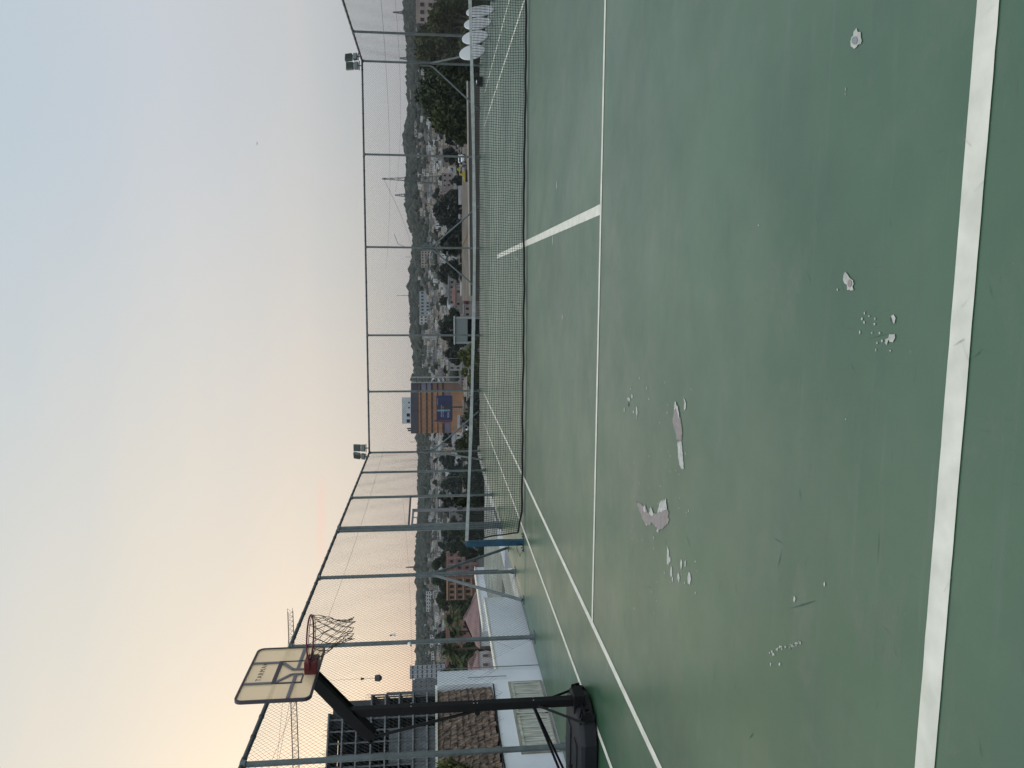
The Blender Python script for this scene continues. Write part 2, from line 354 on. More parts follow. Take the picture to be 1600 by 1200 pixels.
    for k in range(90):
        x = random.uniform(850, 1400); y = random.uniform(300, 1190); a = random.uniform(-.5, .5); L = random.uniform(4, 22)*(1 if x < 1200 else 1.3)
        scuff(x, y, x+L*math.sin(a), y+L*math.cos(a), random.uniform(.002, .0045))
    # marks on the baseline
    for s in [(1493,540,1509,530,.010),(1504,530,1517,565,.004),(1508,215,1520,228,.004),(1517,465,1505,480,.004),(1525,300,1540,283,.004),(1535,30,1556,8,.003),(1490,900,1478,925,.003)]:
        a = gnd(*s[:2]); b = gnd(*s[2:4]); d = (b-a).normalized(); n = Vector((-d.y, d.x, 0))*s[4]*.5
        mb.add([(p.x, p.y, .008) for p in (a-n*.1, b-n*.4, b+n*.4, a+n*.1)], [(0,1,2,3)], 0)
    return tag(mb.build('worn_patches', [M_chipA, M_chipB, M_chipC, M_scuff]), kind='structure')
patches()
mb = MB(); mb.box(-7.0, 7.2, -.285, -.262, .0, .0022); mb.box(-7.0, 7.2, -.44, -.40, .0, .0018, 1); tag(mb.build('expansion_joint', [M_scuff, M_chipC]), kind='structure')

# ------------------------------------------------------------------ chain-link fences
def chain_panel(o, u, L, H, parent, zb=None, zfun=0, pitch=.08, r=.0016, name='chain_link', seed=0):
    """two families of diagonal wires filling a bay; o = lower start corner, u = unit direction along the bay"""
    u = Vector(u).normalized(); nrm = u.cross(Vector((0,0,1))); rg = np.random.default_rng(seed)
    ph = rg.uniform(0, 6, 6)
    V = []; Fc = []
    step = .35
    def P(s, z):
        bul = .018*math.sin(s*1.9+ph[0])*math.sin(z*2.3+ph[1])+.01*math.sin(s*5+ph[2]+z*3)
        if z < .6: bul += .04*(.6-z)*math.sin(s*3.1+ph[3])
        dz = .006*math.sin(s*7+ph[4])+.004*math.sin(z*9+ph[5])
        return Vector(o)+u*s+Vector((0,0,z+dz))+nrm*bul
    for fam in (1, -1):
        k = -H if fam == 1 else 0.0
        end = L if fam == 1 else L+H
        c = k
        while c < end:
            # z = (s - c)*fam
            s0, s1 = (max(0, c), min(L, c+H)) if fam == 1 else (max(0, c-H), min(L, c))
            if s1-s0 > .02:
                n = max(1, int((s1-s0)/step)); run = []
                def flush(run):
                    if len(run) < 2: return
                    b = len(V)
                    for p in run:
                        V.extend([p+nrm*r, p-nrm*r*.5+u*r*.87*1.0+Vector((0,0,-fam*r*.5)), p-nrm*r*.5-u*r*.87+Vector((0,0,fam*r*.5))])
                    for i in range(len(run)-1):
                        for q in range(3): Fc.append((b+i*3+q, b+i*3+(q+1) % 3, b+(i+1)*3+(q+1) % 3, b+(i+1)*3+q))
                for i in range(n+1):
                    s = s0+(s1-s0)*i/n; z = (s-c)*fam
                    if zb is not None and z < zb(s): flush(run); run = []
                    else: run.append(P(s, z))
                flush(run)
            c += pitch
    me = bpy.data.meshes.new(name); me.from_pydata([tuple(v) for v in V], [], Fc); me.materials.append(M_wire); me.update()
    return link(name, me, parent)
HF = 4.2
def pole(parent, p, h=HF, r=.038, m=None, name='post', plate=True):
    mb = MB(); p = Vector(p); mb.cyl(p, p+Vector((0,0,h)), r, n=12)
    mb.cyl(p+Vector((0,0,h-.05)), p+Vector((0,0,h+.02)), r*1.5, n=12)
    if plate: mb.box(p.x-.09, p.x+.09, p.y-.09, p.y+.09, p.z, p.z+.015); mb.cyl(p, p+Vector((0,0,.09)), r*1.35, n=12)
    return mb.build(name, m or M_steel, parent, smooth=False)
def brace(parent, p, u, s, h=1.75, top=2.15):
    """bent tube strapped to the post, leaving it at h and reaching the ground 1.6 m away"""
    p = Vector(p); u = Vector(u)
    pts = [p+u*s*.075+Vector((0,0,top)), p+u*s*.075+Vector((0,0,h+.05)), p+u*s*.11+Vector((0,0,h-.06)), p+u*s*1.55+Vector((0,0,.03))]
    mb = MB(); mb.tube(pts, .032, 10)
    mb.box(-.07, .07, -.07, .07, 0, .015, 0, Matrix.Translation(p+u*s*1.55))
    for zz in (top-.1, h+.12):
        mb.tube([p+Vector((.05*math.cos(t)+u.x*s*.04, .05*math.sin(t)+u.y*s*.04, zz)) for t in np.linspace(0, 2*math.pi, 10)[:-1]], .008, 4, closed=True)
    return mb.build('brace', M_steel, parent)
def toprail(parent, a, b):
    mb = MB(); a = Vector(a); b = Vector(b); mb.cyl(a, b, .034, n=10)
    d = (b-a).normalized(); L = (b-a).length; s = .4
    while s < L: mb.cyl(a+d*s, a+d*(s+.03), .041, n=8); s += .5     # tie wires round the rail
    return mb.build('top_rail', M_rail, parent)

def LX(y): return -6.87-.012*(y+5)
YB = 14.25
# left fence
lf = empty('chain_link_fence', (LX(1.4), 1.4, 0), 'tall chain-link fence with Y shaped braces along the side behind the basketball hoop', 'fence')
lys = [-14.6, -11.4, -8.2, -5.0, -1.75, 1.42, 4.6]
lm_ = Vector(lf.location)
def lpt(y, z=0): return Vector((LX(y), y, z))-lm_
ul = (Vector((LX(10), 10, 0))-Vector((LX(0), 0, 0))).normalized()
for y in lys+[7.8, 11.0]: pole(lf, lpt(y), m=M_steel)
pole(lf, lpt(4.82), r=.055)
toprail(lf, lpt(-17.8, HF), lpt(YB-.05, HF))
for y in (1.42, -8.2, -14.6):
    for s in (-1, 1): brace(lf, lpt(y), ul, s)
def zb_near(s_y0):
    def f(s):
        y = s_y0+s
        if y > -1.95: return .0
        if y > -2.3: return (-1.95-y)/.35*.72
        return .74+.05*math.sin(y*9)+.035*math.sin(y*23)
    return f
ys = lys+[4.6]
for a, b in zip(lys[:-1], lys[1:]):
    chain_panel(lpt(a, .02), ul, b-a, HF-.04, lf, zb=zb_near(a) if a < -1.8 else None, seed=int(a*10)+300)
chain_panel(lpt(4.85, 2.42), ul, 2.95, HF-2.44, lf, seed=5)
chain_panel(lpt(7.8, .02), ul, 3.2, HF-.04, lf, seed=6); chain_panel(lpt(11.0, .02), ul, 3.2, HF-.04, lf, seed=7)
mb = MB(); mb.bar(lpt(4.86, 2.41), lpt(7.76, 2.45), .05, .05); mb.build('door_head_rail', M_rail, lf)
b1 = brace(lf, lpt(YB), ul, -1)
# gate
gt = empty('metal_gate', (LX(6.3), 6.3, 0), 'narrow framed steel gate leaf between two fence posts beyond the blue net post', 'gate')
mb = MB(); g = lambda y, z: Vector((LX(y), y, z))-Vector(gt.location)
mb.bar(g(4.95,2.3), g(4.95,.05), .06, .06); mb.bar(g(6.32,2.36), g(6.32,.05), .07, .07); mb.bar(g(4.95,2.33), g(6.32,2.33), .05, .05); mb.bar(g(4.95,.08), g(6.32,.08), .05, .05); mb.bar(g(4.98,2.2), g(6.3,2.2), .02, .02); mb.bar(g(5.65,2.33), g(5.65,2.2), .02, .02)
mb.build('gate_frame', mat('gate_paint', (.14,.15,.17), .5, var=.2), gt)
mb = MB(); y = 5.03
while y < 6.3: mb.bar(g(y,2.2), g(y,.1), .006, .006); y += .085
mb.build('gate_bars', M_wire, gt)
mb = MB(); mb.box(.03, .10, -.12, .02, .98, 1.12); mb.bar((.08,-.05,1.05), (.08,-.2,1.05), .02, .02); mb.build('latch', M_rail, gt)
# back fence
bf = empty('chain_link_fence', (0, YB, 0), 'tall chain-link fence crossing the far end of the court behind the net', 'fence')
bx = [-7.10, -4.76, -2.64, .6, 3.9, 7.12]
for x in bx: pole(bf, (x, 0, 0))
toprail(bf, (bx[0], 0, HF), (bx[-1], 0, HF))
for a, b in zip(bx[:-1], bx[1:]): chain_panel((a, 0, .02), (1,0,0), b-a, HF-.04, bf, seed=int(a*7)+90, r=.0020)
U = Vector((1,0,0))
for x, s in ((.6, -1), (.6, 1), (7.12, -1), (-7.10, 1)): brace(bf, (x, 0, 0), U, s)
# right fence
rf = empty('chain_link_fence', (7.12, 8, 0), 'tall chain-link fence along the far side of the court behind the white tables', 'fence')
rr = [YB, 11.1, 7.9, 4.7, 1.5, -1.7]
for y in rr[1:]: pole(rf, (0, y-8, 0))
toprail(rf, (0, YB-8.05, HF), (0, -9.7, HF))
for a, b in zip(rr[1:], rr[:-1]): chain_panel((0, a-8, .02), (0,1,0), b-a, HF-.04, rf, seed=int(a*3)+50, r=.0020)
brace(rf, (0, YB-8, 0), Vector((0,1,0)), -1)

# floodlights on the corners
def floodlight(loc, rz, label):
    t = empty('floodlight', loc, label, 'floodlight', 'twin floodlights on the far fence corners', rz)
    m = mat('lamp_housing', (.10,.125,.115), .5, .1, var=.15)
    mb = MB(); mb.cyl((0,0,-.1), (0,0,.05), .02, n=8); mb.bar((-.16,0,.02), (.16,0,.02), .04, .03); mb.build('bracket', M_rail, t)
    mb = MB(); Mx = Matrix.Translation((0,0,.06)) @ Matrix.Rotation(R(-14), 4, 'X')
    mb.box(-.13, .13, -.05, .05, .0, .14, 0, Mx); mb.build('driver_box', m, t, bevel=.008)
    mb = MB(); mb.box(-.13, .13, -.045, .045, .18, .44, 0, Mx)
    for k in range(9): mb.box(-.12+.03*k, -.115+.03*k, -.075, -.045, .19, .43, 0, Mx)
    mb.build('lamp_head', m, t, bevel=.012)
    mb = MB(); mb.box(-.11, .11, .046, .05, .2, .42, 0, Mx); mb.build('lens', M_glass, t)
    for sx in (-.09, .09): mb = MB(); mb.cyl(Mx @ Vector((sx,0,.12)), Mx @ Vector((sx,0,.2)), .01); mb.build('bracket_pin', M_rail, t)
floodlight((6.93, 14.15, 4.27), R(8), 'floodlight on the corner above the dark trees, the one over the far-end fence')
floodlight((7.24, 14.15, 4.30), R(28), 'floodlight on the corner above the dark trees, the outer head turned along the side fence')
floodlight((-6.90, 14.15, 4.29), R(0), 'floodlight nearer the court on the corner by the orange office block')
floodlight((-7.22, 14.1, 4.29), R(-35), 'dark outer floodlight turned aside on the corner by the orange office block')

# ------------------------------------------------------------------ tennis net
def tennis_net():
    t = empty('tennis_net', (0, 0, 0), 'black tennis net with grey white top tape stretched across the green court', 'tennis net')
    xl, xr = -5.70, 5.80
    def top(x): return .945+.150*(abs(x)/5.7)**1.6 if x < 0 else .945+.13*(abs(x)/5.8)**1.6
    def bot(x):
        z = .035+.006*math.sin(x*1.7)+.003*math.sin(x*4.1+1)
        if x < -5.2: z += (-5.2-x)*.13
        return z
    def P(x, k):
        z0, z1 = bot(x), top(x); z = z0+(z1-z0)*k
        lean = .05*math.sin(x*.9+.4)*(1-k)+.018*math.sin(x*3.3+k*4)*(1-k)+.012*math.sin(x*8+k*9)*(1-k)*k
        dx = .006*math.sin(k*14+x*2.1)+.004*math.sin(x*11+k*6)
        if x < -5.2: dx += .09*(1-k)*(-5.2-x)/.5
        return Vector((x+dx, lean, z+.004*math.sin(x*9+k*5)))
    n = 21; V = []; Fc = []; r = .0044
    def cord(pts, a, b):
        k = len(V)
        for p in pts: V.extend([p+a*r, p-a*r*.5+b*r*.87, p-a*r*.5-b*r*.87])
        for i in range(len(pts)-1):
            for q in range(3): Fc.append((k+i*3+q, k+i*3+(q+1) % 3, k+(i+1)*3+(q+1) % 3, k+(i+1)*3+q))
    X_, Y_, Z_ = Vector((1,0,0)), Vector((0,1,0)), Vector((0,0,1))
    x = xl
    while x <= xr: cord([P(x, k/12) for k in range(13)], X_, Y_); x += .045
    for j in range(1, n): cord([P(xl+(xr-xl)*i/260, j/n) for i in range(261)], Z_, Y_)
    for j in range(n-6, n):      # doubled mesh under the tape
        cord([P(xl+(xr-xl)*i/260, (j+.5)/n)+Y_*.01 for i in range(261)], Z_, Y_)
    me = bpy.data.meshes.new('net_mesh'); me.from_pydata([tuple(v) for v in V], [], Fc); me.materials.append(M_netcord); me.update(); link('net_mesh', me, t)
    # tape
    mb = MB(); q = 90; pts = []
    for i in range(q+1):
        xx = xl-.03+(xr-xl+.03)*i/q; z = top(xx)+.02; s = .004*math.sin(xx*2.3)
        w = .028+.004*math.sin(xx*3.1); pts.append([(xx, s-.012, z-w), (xx, s+.012, z-w), (xx, s+.012, z+w), (xx, s-.012, z+w)])
    vs = [v for p in pts for v in p]; mb.add(vs, [(i*4+k, i*4+(k+1) % 4, i*4+4+(k+1) % 4, i*4+4+k) for i in range(q) for k in range(4)])
    mb.build('top_tape', M_tape, t, smooth=False)
    mb = MB(); mb.tube([P(xl+(xr-xl)*i/160, 0)+Vector((0,0,.004)) for i in range(161)], .022, 6); mb.build('bottom_band', M_netcord, t)
    mb = MB(); mb.tube([P(xl, k/10)+Vector((-.005,0,0)) for k in range(11)], .016, 6); mb.build('side_hem', M_netcord, t)
    mb = MB(); mb.tube([(-5.86,0,1.125), (xl,0,top(xl)+.02)], .006, 5); mb.build('net_cable', M_netcord, t); mb = MB(); mb.tube([(-5.76,-.01,.62), (-5.70,-.03,.5), (-5.72,-.02,.3), (-5.76,-.03,.16)], .004, 4); mb.build('tie_cord', M_netcord, t)
    mb = MB()
    for cx, cz in ((-.28+.0, .19), (-.1, .42)):
        for k in range(9):
            a = random.uniform(0, 6); mb.tube([(cx+.03*math.cos(a+j*.9)*(1-j*.1), -.03, cz+.045*math.sin(a+j*1.3)) for j in range(5)], .003, 4)
        break
    mb.build('mending_knot', M_tape, t)
    return t
tennis_net()
np_ = empty('net_post', (-5.80, .03, 0), 'square blue steel net post with dark base plate at the end of the net', 'net post')
mb = MB(); mb.box(-.055, .055, -.05, .05, .012, 1.13); mb.build('post', M_blue, np_, bevel=.006)
mb = MB(); mb.box(-.17, .17, -.1, .1, 0, .012); [mb.cyl((a,b,.012), (a,b,.035), .012, n=6) for a in (-.14,.14) for b in (-.07,.07)]; mb.build('base_plate', M_rail, np_)
mb = MB(); mb.tube([(-.05+.13*math.cos(a)-.1, -.06, .07+.03*math.sin(a*2)+.05*math.sin(a)) for a in np.linspace(0, 2*math.pi, 14)[:-1]], .005, 4, closed=True); mb.build('cable_loop', M_netcord, np_)
mb = MB(); mb.cyl((-.056,0,.95), (-.11,0,.95), .02); mb.bar((-.1,.01,.95), (-.1,-.1,.9), .015, .015); mb.build('tension_crank', M_rail, np_); mb = MB(); mb.cyl((0,0,1.13), (0,0,1.15), .03); mb.build('post_cap', M_rail, np_)

# ------------------------------------------------------------------ basketball hoop
HX, HY = -5.37, -6.45
hp = empty('basketball_hoop', (HX, HY, 0), 'portable basketball hoop with black pole, weighted base and pale framed backboard at the court edge', 'basketball hoop')
def h(*p): return Vector(p)-Vector((HX, HY, 0))
# pole
mb = MB(); mb.box(-.045, .045, -.045, .045, .12, 2.74); mb.build('pole', M_black, hp, bevel=.008)
mb = MB()
for z in (1.28, 1.32, 2.0, .66):
    for yy in (-.03, .03): mb = MB(); mb.cyl((.046, yy, z), (.052, yy, z), .008, n=8); mb.build('bolt', mat('zinc', (.35,.35,.36), .4, .6), hp)
# boom arms: two parallel plates crossing the pole head
for s in (-1, 1):
    mb = MB()
    mb.prism([h(-4.93, HY+s*.062-.012, 3.12), h(-4.93, HY+s*.062-.012, 2.97), h(-5.62, HY+s*.062-.012, 2.38), h(-5.73, HY+s*.062-.012, 2.42), h(-5.45, HY+s*.062-.012, 2.69)], (0, .024, 0))
    mb.build('boom_arm', M_black, hp, bevel=.004)
mb = MB(); mb.prism([h(-4.93, HY-.05, 3.10), h(-4.93, HY-.05, 2.99), h(-5.42, HY-.05, 2.58), h(-5.45, HY-.05, 2.67)], (0, .10, 0)); mb.build('boom_web', M_black, hp)
mb = MB(); mb.tube([h(-5.68, HY, 2.44), h(-5.43, HY, 1.30)], .017, 8); mb.cyl(h(-5.68, HY-.1, 2.44), h(-5.68, HY+.1, 2.44), .014); mb.cyl(h(-5.43, HY-.05, 1.28), h(-5.43, HY+.05, 1.28), .03, n=10); mb.build('height_rod', M_black, hp)
# backboard
BC = Vector((-4.876, -6.466, 3.345)); W2, H2 = .555, .375
def bp(a, b, d=0): return BC+Vector((d, a, b))-Vector((HX, HY, 0))
bb = MB()
def rrect(w, hh, rad, n=6):
    P = []
    for cx, cy, a0 in ((w-rad, hh-rad, 0), (-w+rad, hh-rad, 90), (-w+rad, -hh+rad, 180), (w-rad, -hh+rad, 270)):
        for k in range(n+1): t = R(a0+90*k/n); P.append((cx+rad*math.cos(t), cy+rad*math.sin(t)))
    return P
bmat = bpy.data.materials.new('frosted_board'); bmat.use_nodes = True; nt = bmat.node_tree; N = nt.nodes; L = nt.links; b = N['Principled BSDF']
b.inputs['Base Color'].default_value = (.80,.71,.55,1); b.inputs['Roughness'].default_value = .25
tl = N.new('ShaderNodeBsdfTranslucent'); tl.inputs[0].default_value = (.95,.82,.62,1); ms = N.new('ShaderNodeMixShader'); ms.inputs[0].default_value = .55
tn = N.new('ShaderNodeTexNoise'); tn.inputs['Scale'].default_value = 2.5; tcc = N.new('ShaderNodeTexCoord'); L.new(tcc.outputs['Object'], tn.inputs[0])
mrr = N.new('ShaderNodeMapRange'); mrr.inputs[3].default_value = .62; mrr.inputs[4].default_value = .74; L.new(tn.outputs[0], mrr.inputs[0]); L.new(mrr.outputs[0], ms.inputs[0])
L.new(b.outputs[0], ms.inputs[1]); L.new(tl.outputs[0], ms.inputs[2]); tp = N.new('ShaderNodeBsdfTransparent'); m2 = N.new('ShaderNodeMixShader'); m2.inputs[0].default_value = .30
L.new(ms.outputs[0], m2.inputs[1]); L.new(tp.outputs[0], m2.inputs[2]); L.new(m2.outputs[0], N['Material Output'].inputs[0])
bb.prism([bp(a, c, -.004) for a, c in rrect(W2-.01, H2-.01, .06)], (.008, 0, 0)); board = bb.build('backboard', bmat, hp)
o1 = rrect(W2, H2, .075); o2 = rrect(W2-.019, H2-.019, .058); n = len(o1); mb = MB()
vs = [bp(a, c, -.022) for a, c in o1]+[bp(a, c, .012) for a, c in o1]+[bp(a, c, .012) for a, c in o2]+[bp(a, c, -.022) for a, c in o2]
mb.add(vs, [(k*n+i, k*n+(i+1) % n, ((k+1) % 4)*n+(i+1) % n, ((k+1) % 4)*n+i) for k in range(4) for i in range(n)]); fr = mb.build('frame', M_darkprint, board)
mb = MB()
def strip(pts, w, d=-.012, mi=0):
    for (a0, b0), (a1, b1) in zip(pts, pts[1:]): mb.bar(bp(a0, b0, d), bp(a1, b1, d), w, .010, mi, up=(1,0,0))
strip([(.215,H2-.02), (.215,.07), (.045,-.10), (.045,-.23)], .036); strip([(-.215,H2-.02), (-.215,.07), (-.055,-.10), (-.055,-.23)], .036)
strip([(W2-.02,-.145), (.065,-.145)], .034, -.0125); strip([(-.075,-.145), (-W2+.02,-.145)], .034, -.0125)
mb.build('support_strut', mat('strut_grey', (.12,.115,.14), .6, var=.1), board)
mb = MB(); strip([(.235,.055), (-.235,.055)], .04, .0065); strip([(.228,.034), (.228,-.235)], .012, .0065); strip([(-.228,.034), (-.228,-.235)], .02, .0065); strip([(-.217,-.225), (-.08,-.225)], .014, .0065); strip([(.217,-.225), (.08,-.225)], .014, .0065)
mb.build('target_square', M_darkprint, board)
# the same bars show faintly through the frosted sheet: that look added as front tint
mb = MB(); strip([(.215,H2-.03), (.215,.076)], .034, .006); strip([(-.215,H2-.03), (-.215,.076)], .034, .006); strip([(.205,.03), (.045,-.10), (.045,-.22)], .032, .006); strip([(-.205,.03), (-.055,-.10), (-.055,-.22)], .032, .006)
strip([(W2-.03,-.145), (.24,-.145)], .032, .006); strip([(.215,-.145), (.065,-.145)], .030, .006); strip([(-.24,-.145), (-W2+.03,-.145)], .032, .006); strip([(-.075,-.145), (-.215,-.145)], .030, .006)
mb.build('show_through_bars', M_slate, board)
def text_mesh(name, s, size, m, parent, loc, xdir, ydir, ext=.0008, spacing=1.0):
    cu = bpy.data.curves.new(name, 'FONT'); cu.body = s; cu.size = size; cu.extrude = ext; cu.align_x = 'CENTER'; cu.align_y = 'CENTER'; cu.space_character = spacing
    tmp = bpy.data.objects.new('tmp', cu); col.objects.link(tmp); bpy.context.view_layer.update()
    me = bpy.data.meshes.new_from_object(tmp.evaluated_get(bpy.context.evaluated_depsgraph_get())); bpy.data.objects.remove(tmp)
    me.materials.clear(); me.materials.append(m); o = link(name, me, parent)
    xd = Vector(xdir).normalized(); yd = Vector(ydir).normalized(); zd = xd.cross(yd)
    o.matrix_local = Matrix(((xd.x, yd.x, zd.x, loc[0]), (xd.y, yd.y, zd.y, loc[1]), (xd.z, yd.z, zd.z, loc[2]), (0,0,0,1)))
    return o
text_mesh('lettering', 'TARMAK', .078, M_darkprint, board, bp(.012, .215, .013), (0,1,0), (0,0,1), spacing=1.35)
# rim
mb = MB(); RC = h(-4.49, -6.466, 3.05)
mb.tube([RC+Vector((.225*math.cos(a), .225*math.sin(a), 0)) for a in np.linspace(0, 2*math.pi, 33)[:-1]], .0095, 8, closed=True)
mb.tube([RC+Vector((.225*math.cos(a), .225*math.sin(a), -.02)) for a in np.linspace(-.0, 2*math.pi, 33)[:-1]], .004, 5, closed=True)
for s in (-1, 1): mb.tube([bp(s*.07, -.29, .02), RC+Vector((-.16, s*.158, 0))], .009, 6)
mb.build('rim', M_red, hp)
mb = MB(); mb.box(*[v for p in ((bp(0,0,.008).x, bp(0,0,.15).x), (bp(-.09,0).y, bp(.09,0).y), (bp(0,-.375).z, bp(0,-.235).z)) for v in p]); mb.build('rim_mount', M_red, hp, bevel=.01)
mb = MB()
NL = 12; lev = [(0, .225, 0), (-.09, .205, .4), (-.17, .175, .5), (-.24, .140, .6), (-.31, .118, .6), (-.37, .108, .8), (-.44, .112, 1)]
def npnt(k, l):
    z, r, w = lev[l]; a = 2*math.pi*(k+(.5 if l % 2 else 0))/NL; t = -z/.44
    return RC+Vector((r*math.cos(a)+.09*t*t+.012*math.sin(k*5+l), r*math.sin(a)+.01*math.sin(k*3+l*2), z-.012+.012*math.sin(k*2.3+l*1.7)))
for k in range(NL):
    for l in range(6):
        a = npnt(k, l); b_ = npnt(k, l+1); c_ = npnt(k+(1 if l % 2 else -1), l+1)
        for q in (b_, c_):
            m_ = (a+q)/2+Vector((random.uniform(-.006,.006), random.uniform(-.006,.006), -.006)); mb.tube([a, m_, q], .0033, 5)
mb.build('hoop_net', M_hoopcord, hp)
# base: a filled tank, nose towards the court, wheels on the nose
bs = MB(); yc = -6.44
prof = [(-5.37,-6.52),(-5.36,-6.36),(-5.42,-6.06),(-5.52,-5.93),(-6.3,-5.93),(-6.62,-6.02),(-6.66,-6.44),(-6.62,-6.80),(-6.3,-6.86),(-5.66,-6.86),(-5.47,-6.76)]
n = len(prof); lo = [h(x, y, .015) for x, y in prof]; mid = [h(x, y, .15) for x, y in prof]; cxy = Vector((-6.0, yc, 0))
hi = [h(cxy.x+(x-cxy.x)*.965, cxy.y+(y-cxy.y)*.94, .195) for x, y in prof]; top = [h(cxy.x+(x-cxy.x)*.90, cxy.y+(y-cxy.y)*.84, .205) for x, y in prof]
vs = lo+mid+hi+top; fs = [(k*n+i, k*n+(i+1) % n, (k+1)*n+(i+1) % n, (k+1)*n+i) for k in range(3) for i in range(n)]+[tuple(range(n-1,-1,-1)), tuple(range(3*n, 4*n))]
bs.add(vs, fs); base = bs.build('base', M_plastic, hp, bevel=.012)
for yy in (-6.62, -6.26):
    mb = MB(); mb.box(h(-6.45,0,0).x, h(-5.75,0,0).x, h(0,yy-.09,0).y, h(0,yy+.09,0).y, .2, .222); mb.build('base_rib', M_plastic, base, bevel=.01)
mb = MB(); mb.cyl(h(-6.2,-6.44,.2), h(-6.2,-6.44,.24), .05, n=16); mb.build('filler_cap', M_black, base)
for yy in (-6.16, -6.70):
    w = MB(); w.cyl(h(-5.42, yy-.025, .075), h(-5.42, yy+.025, .075), .06, n=18); w.build('wheel', M_plastic, hp, bevel=.006)
    w = MB(); w.prism([h(-5.53, yy-.04, .20), h(-5.36, yy-.04, .17), h(-5.34, yy-.04, .08), h(-5.42, yy-.04, .06), h(-5.53, yy-.04, .12)], (0, .008, 0)); w.prism([h(-5.53, yy+.032, .20), h(-5.36, yy+.032, .17), h(-5.34, yy+.032, .08), h(-5.42, yy+.032, .06), h(-5.53, yy+.032, .12)], (0, .008, 0)); w.build('wheel_bracket', M_black, hp)
mb = MB(); mb.box(h(-5.47,0,0).x, h(-5.26,0,0).x, -.10, .10, .10, .22); mb.cyl((.0,-.3,.13), (.0,.3,.13), .018, n=10); mb.build('pole_foot', M_black, hp, bevel=.006)
for a, c in ((h(-5.39, -6.43, .62), h(-5.45, -6.09, .17)), (h(-5.39, -6.47, .62), h(-5.42, -6.82, .15)), (h(-5.40, -6.42, .66), h(-6.50, -6.12, .21)), (h(-5.40, -6.48, .66), h(-6.50, -6.70, .21))):
    mb = MB(); mb.tube([a, c], .014, 8); mb.cyl(a-Vector((0,.02,0)), a+Vector((0,.02,0)), .018); mb.build('strut', M_black, hp)

# ------------------------------------------------------------------ white pump house with shingled roof, low white wall
pb = empty('outbuilding', (-7.5, -5, -2), 'low white outbuilding with brown shingled roof and weathered shutters beside the hoop', 'building')
def q(x, y, z): return Vector((x, y, z))-Vector((-7.5, -5, -2))
mb = MB(); mb.box(*[v for a, b_ in zip(q(-10.5,-11,-3), q(-7.35,-1.98,.80)) for v in (a, b_)])
mb.build('wall', M_whitewall, pb)
mb = MB(); mb.box(*[v for a, b_ in zip(q(-10.5,-2.44,.80), q(-7.35,-1.98,1.71)) for v in (a, b_)]); mb.build('parapet', M_whitewall, pb)
mb = MB(); mb.box(*[v for a, b_ in zip(q(-10.6,-11,1.71), q(-7.42,-2.30,1.745)) for v in (a, b_)]); mb.build('coping', M_coping, pb)
shm = mat('shingle', (.048,.034,.026), .9, var=.5, scale=11, rgb2=(.30,.21,.16), detail=9)
mb = MB(); rg = random.Random(3)
for row in range(9):
    z = .83+row*.10; y = -11.0
    while y < -2.46:
        w = rg.uniform(.05, .14); y1 = min(y+w, -2.45); t = rg.uniform(0, .022); xo = -7.40-row*.006
        d = rg.uniform(-.018, .018); hh = .145+rg.uniform(-.02, .02)
        P = [q(xo+t, y+.004, z+d), q(xo+t, y1-.004, z+d+rg.uniform(-.012,.012)), q(xo-.035, y1-.004, min(z+hh, 1.708)), q(xo-.035, y+.004, min(z+hh, 1.708))]
        mb.prism(P, (-.02, 0, .0)); y = y1
mb.build('shingle_roof', shm, pb)
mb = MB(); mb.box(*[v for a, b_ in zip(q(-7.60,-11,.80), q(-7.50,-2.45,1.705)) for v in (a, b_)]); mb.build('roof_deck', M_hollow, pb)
mb = MB(); mb.tube([q(-7.33, -11+i*.5, .80+.01*math.sin(i)) for i in range(18)], .012, 5); mb.build('gutter_pipe', M_black, pb)
M_shut = mat('weathered_shutter', (.36,.38,.33), .8, var=.4, scale=6, rgb2=(.62,.63,.56), detail=8, stretch=(1, 6, .5))
wd = MB(); 
def fb(y0, y1, z0, z1, x0=-7.352, x1=-7.325): wd.box(*[v for a, b_ in zip(q(x0,y0,z0), q(x1,y1,z1)) for v in (a, b_)])
fb(-4.40,-4.36,-.02,.54); fb(-2.50,-2.46,-.02,.54); fb(-4.36,-2.50,.50,.54); fb(-4.36,-2.50,-.02,.01); win = wd.build('window_frame', mat('frame_wood', (.27,.27,.22), .8, var=.3), pb)
for y0, y1 in ((-4.36, -3.46), (-3.42, -2.50)):
    wd = MB(); n = 8
    for k in range(n):
        a = y0+(y1-y0)*k/n; fb(a+.006, y0+(y1-y0)*(k+1)/n-.006, .015, .495, -7.352, -7.335+.004*(k % 2))
    fb(y0, y0+.035, .012, .497, -7.34, -7.318); fb(y1-.035, y1, .012, .497, -7.34, -7.318); fb(y0, y1, .46, .497, -7.339, -7.320); fb(y0, y1, .012, .05, -7.339, -7.320)
    wd.build('shutter', M_shut, win)
lw = empty('boundary_wall', (-7.45, -.6, -2), 'low white painted wall with cream coping behind the fence, between braces and outbuilding', 'wall')
def q2(x, y, z): return Vector((x, y, z))-Vector((-7.45, -.6, -2))
mb = MB(); mb.box(*[v for a, b_ in zip(q2(-7.52,-1.975,-3), q2(-7.36,1.05,.68)) for v in (a, b_)]); mb.build('wall_body', M_whitewall, lw)
mb = MB(); mb.box(*[v for a, b_ in zip(q2(-7.54,-1.975,.68), q2(-7.35,1.07,.705)) for v in (a, b_)]); mb.build('coping', M_coping, lw)
# thin drain pipe beside the outbuilding corner
pd = MB(); pd.tube([(-7.30,-2.0,-.2), (-7.30,-2.0,1.70)], .008, 5); pd.tube([(-7.31,-2.3,.55), (-7.31,-2.3,1.2)], .006, 5); o = pd.build('drain_pipe', M_steel); tag(o, 'thin grey pipe running up the corner of the white outbuilding', 'pipe')

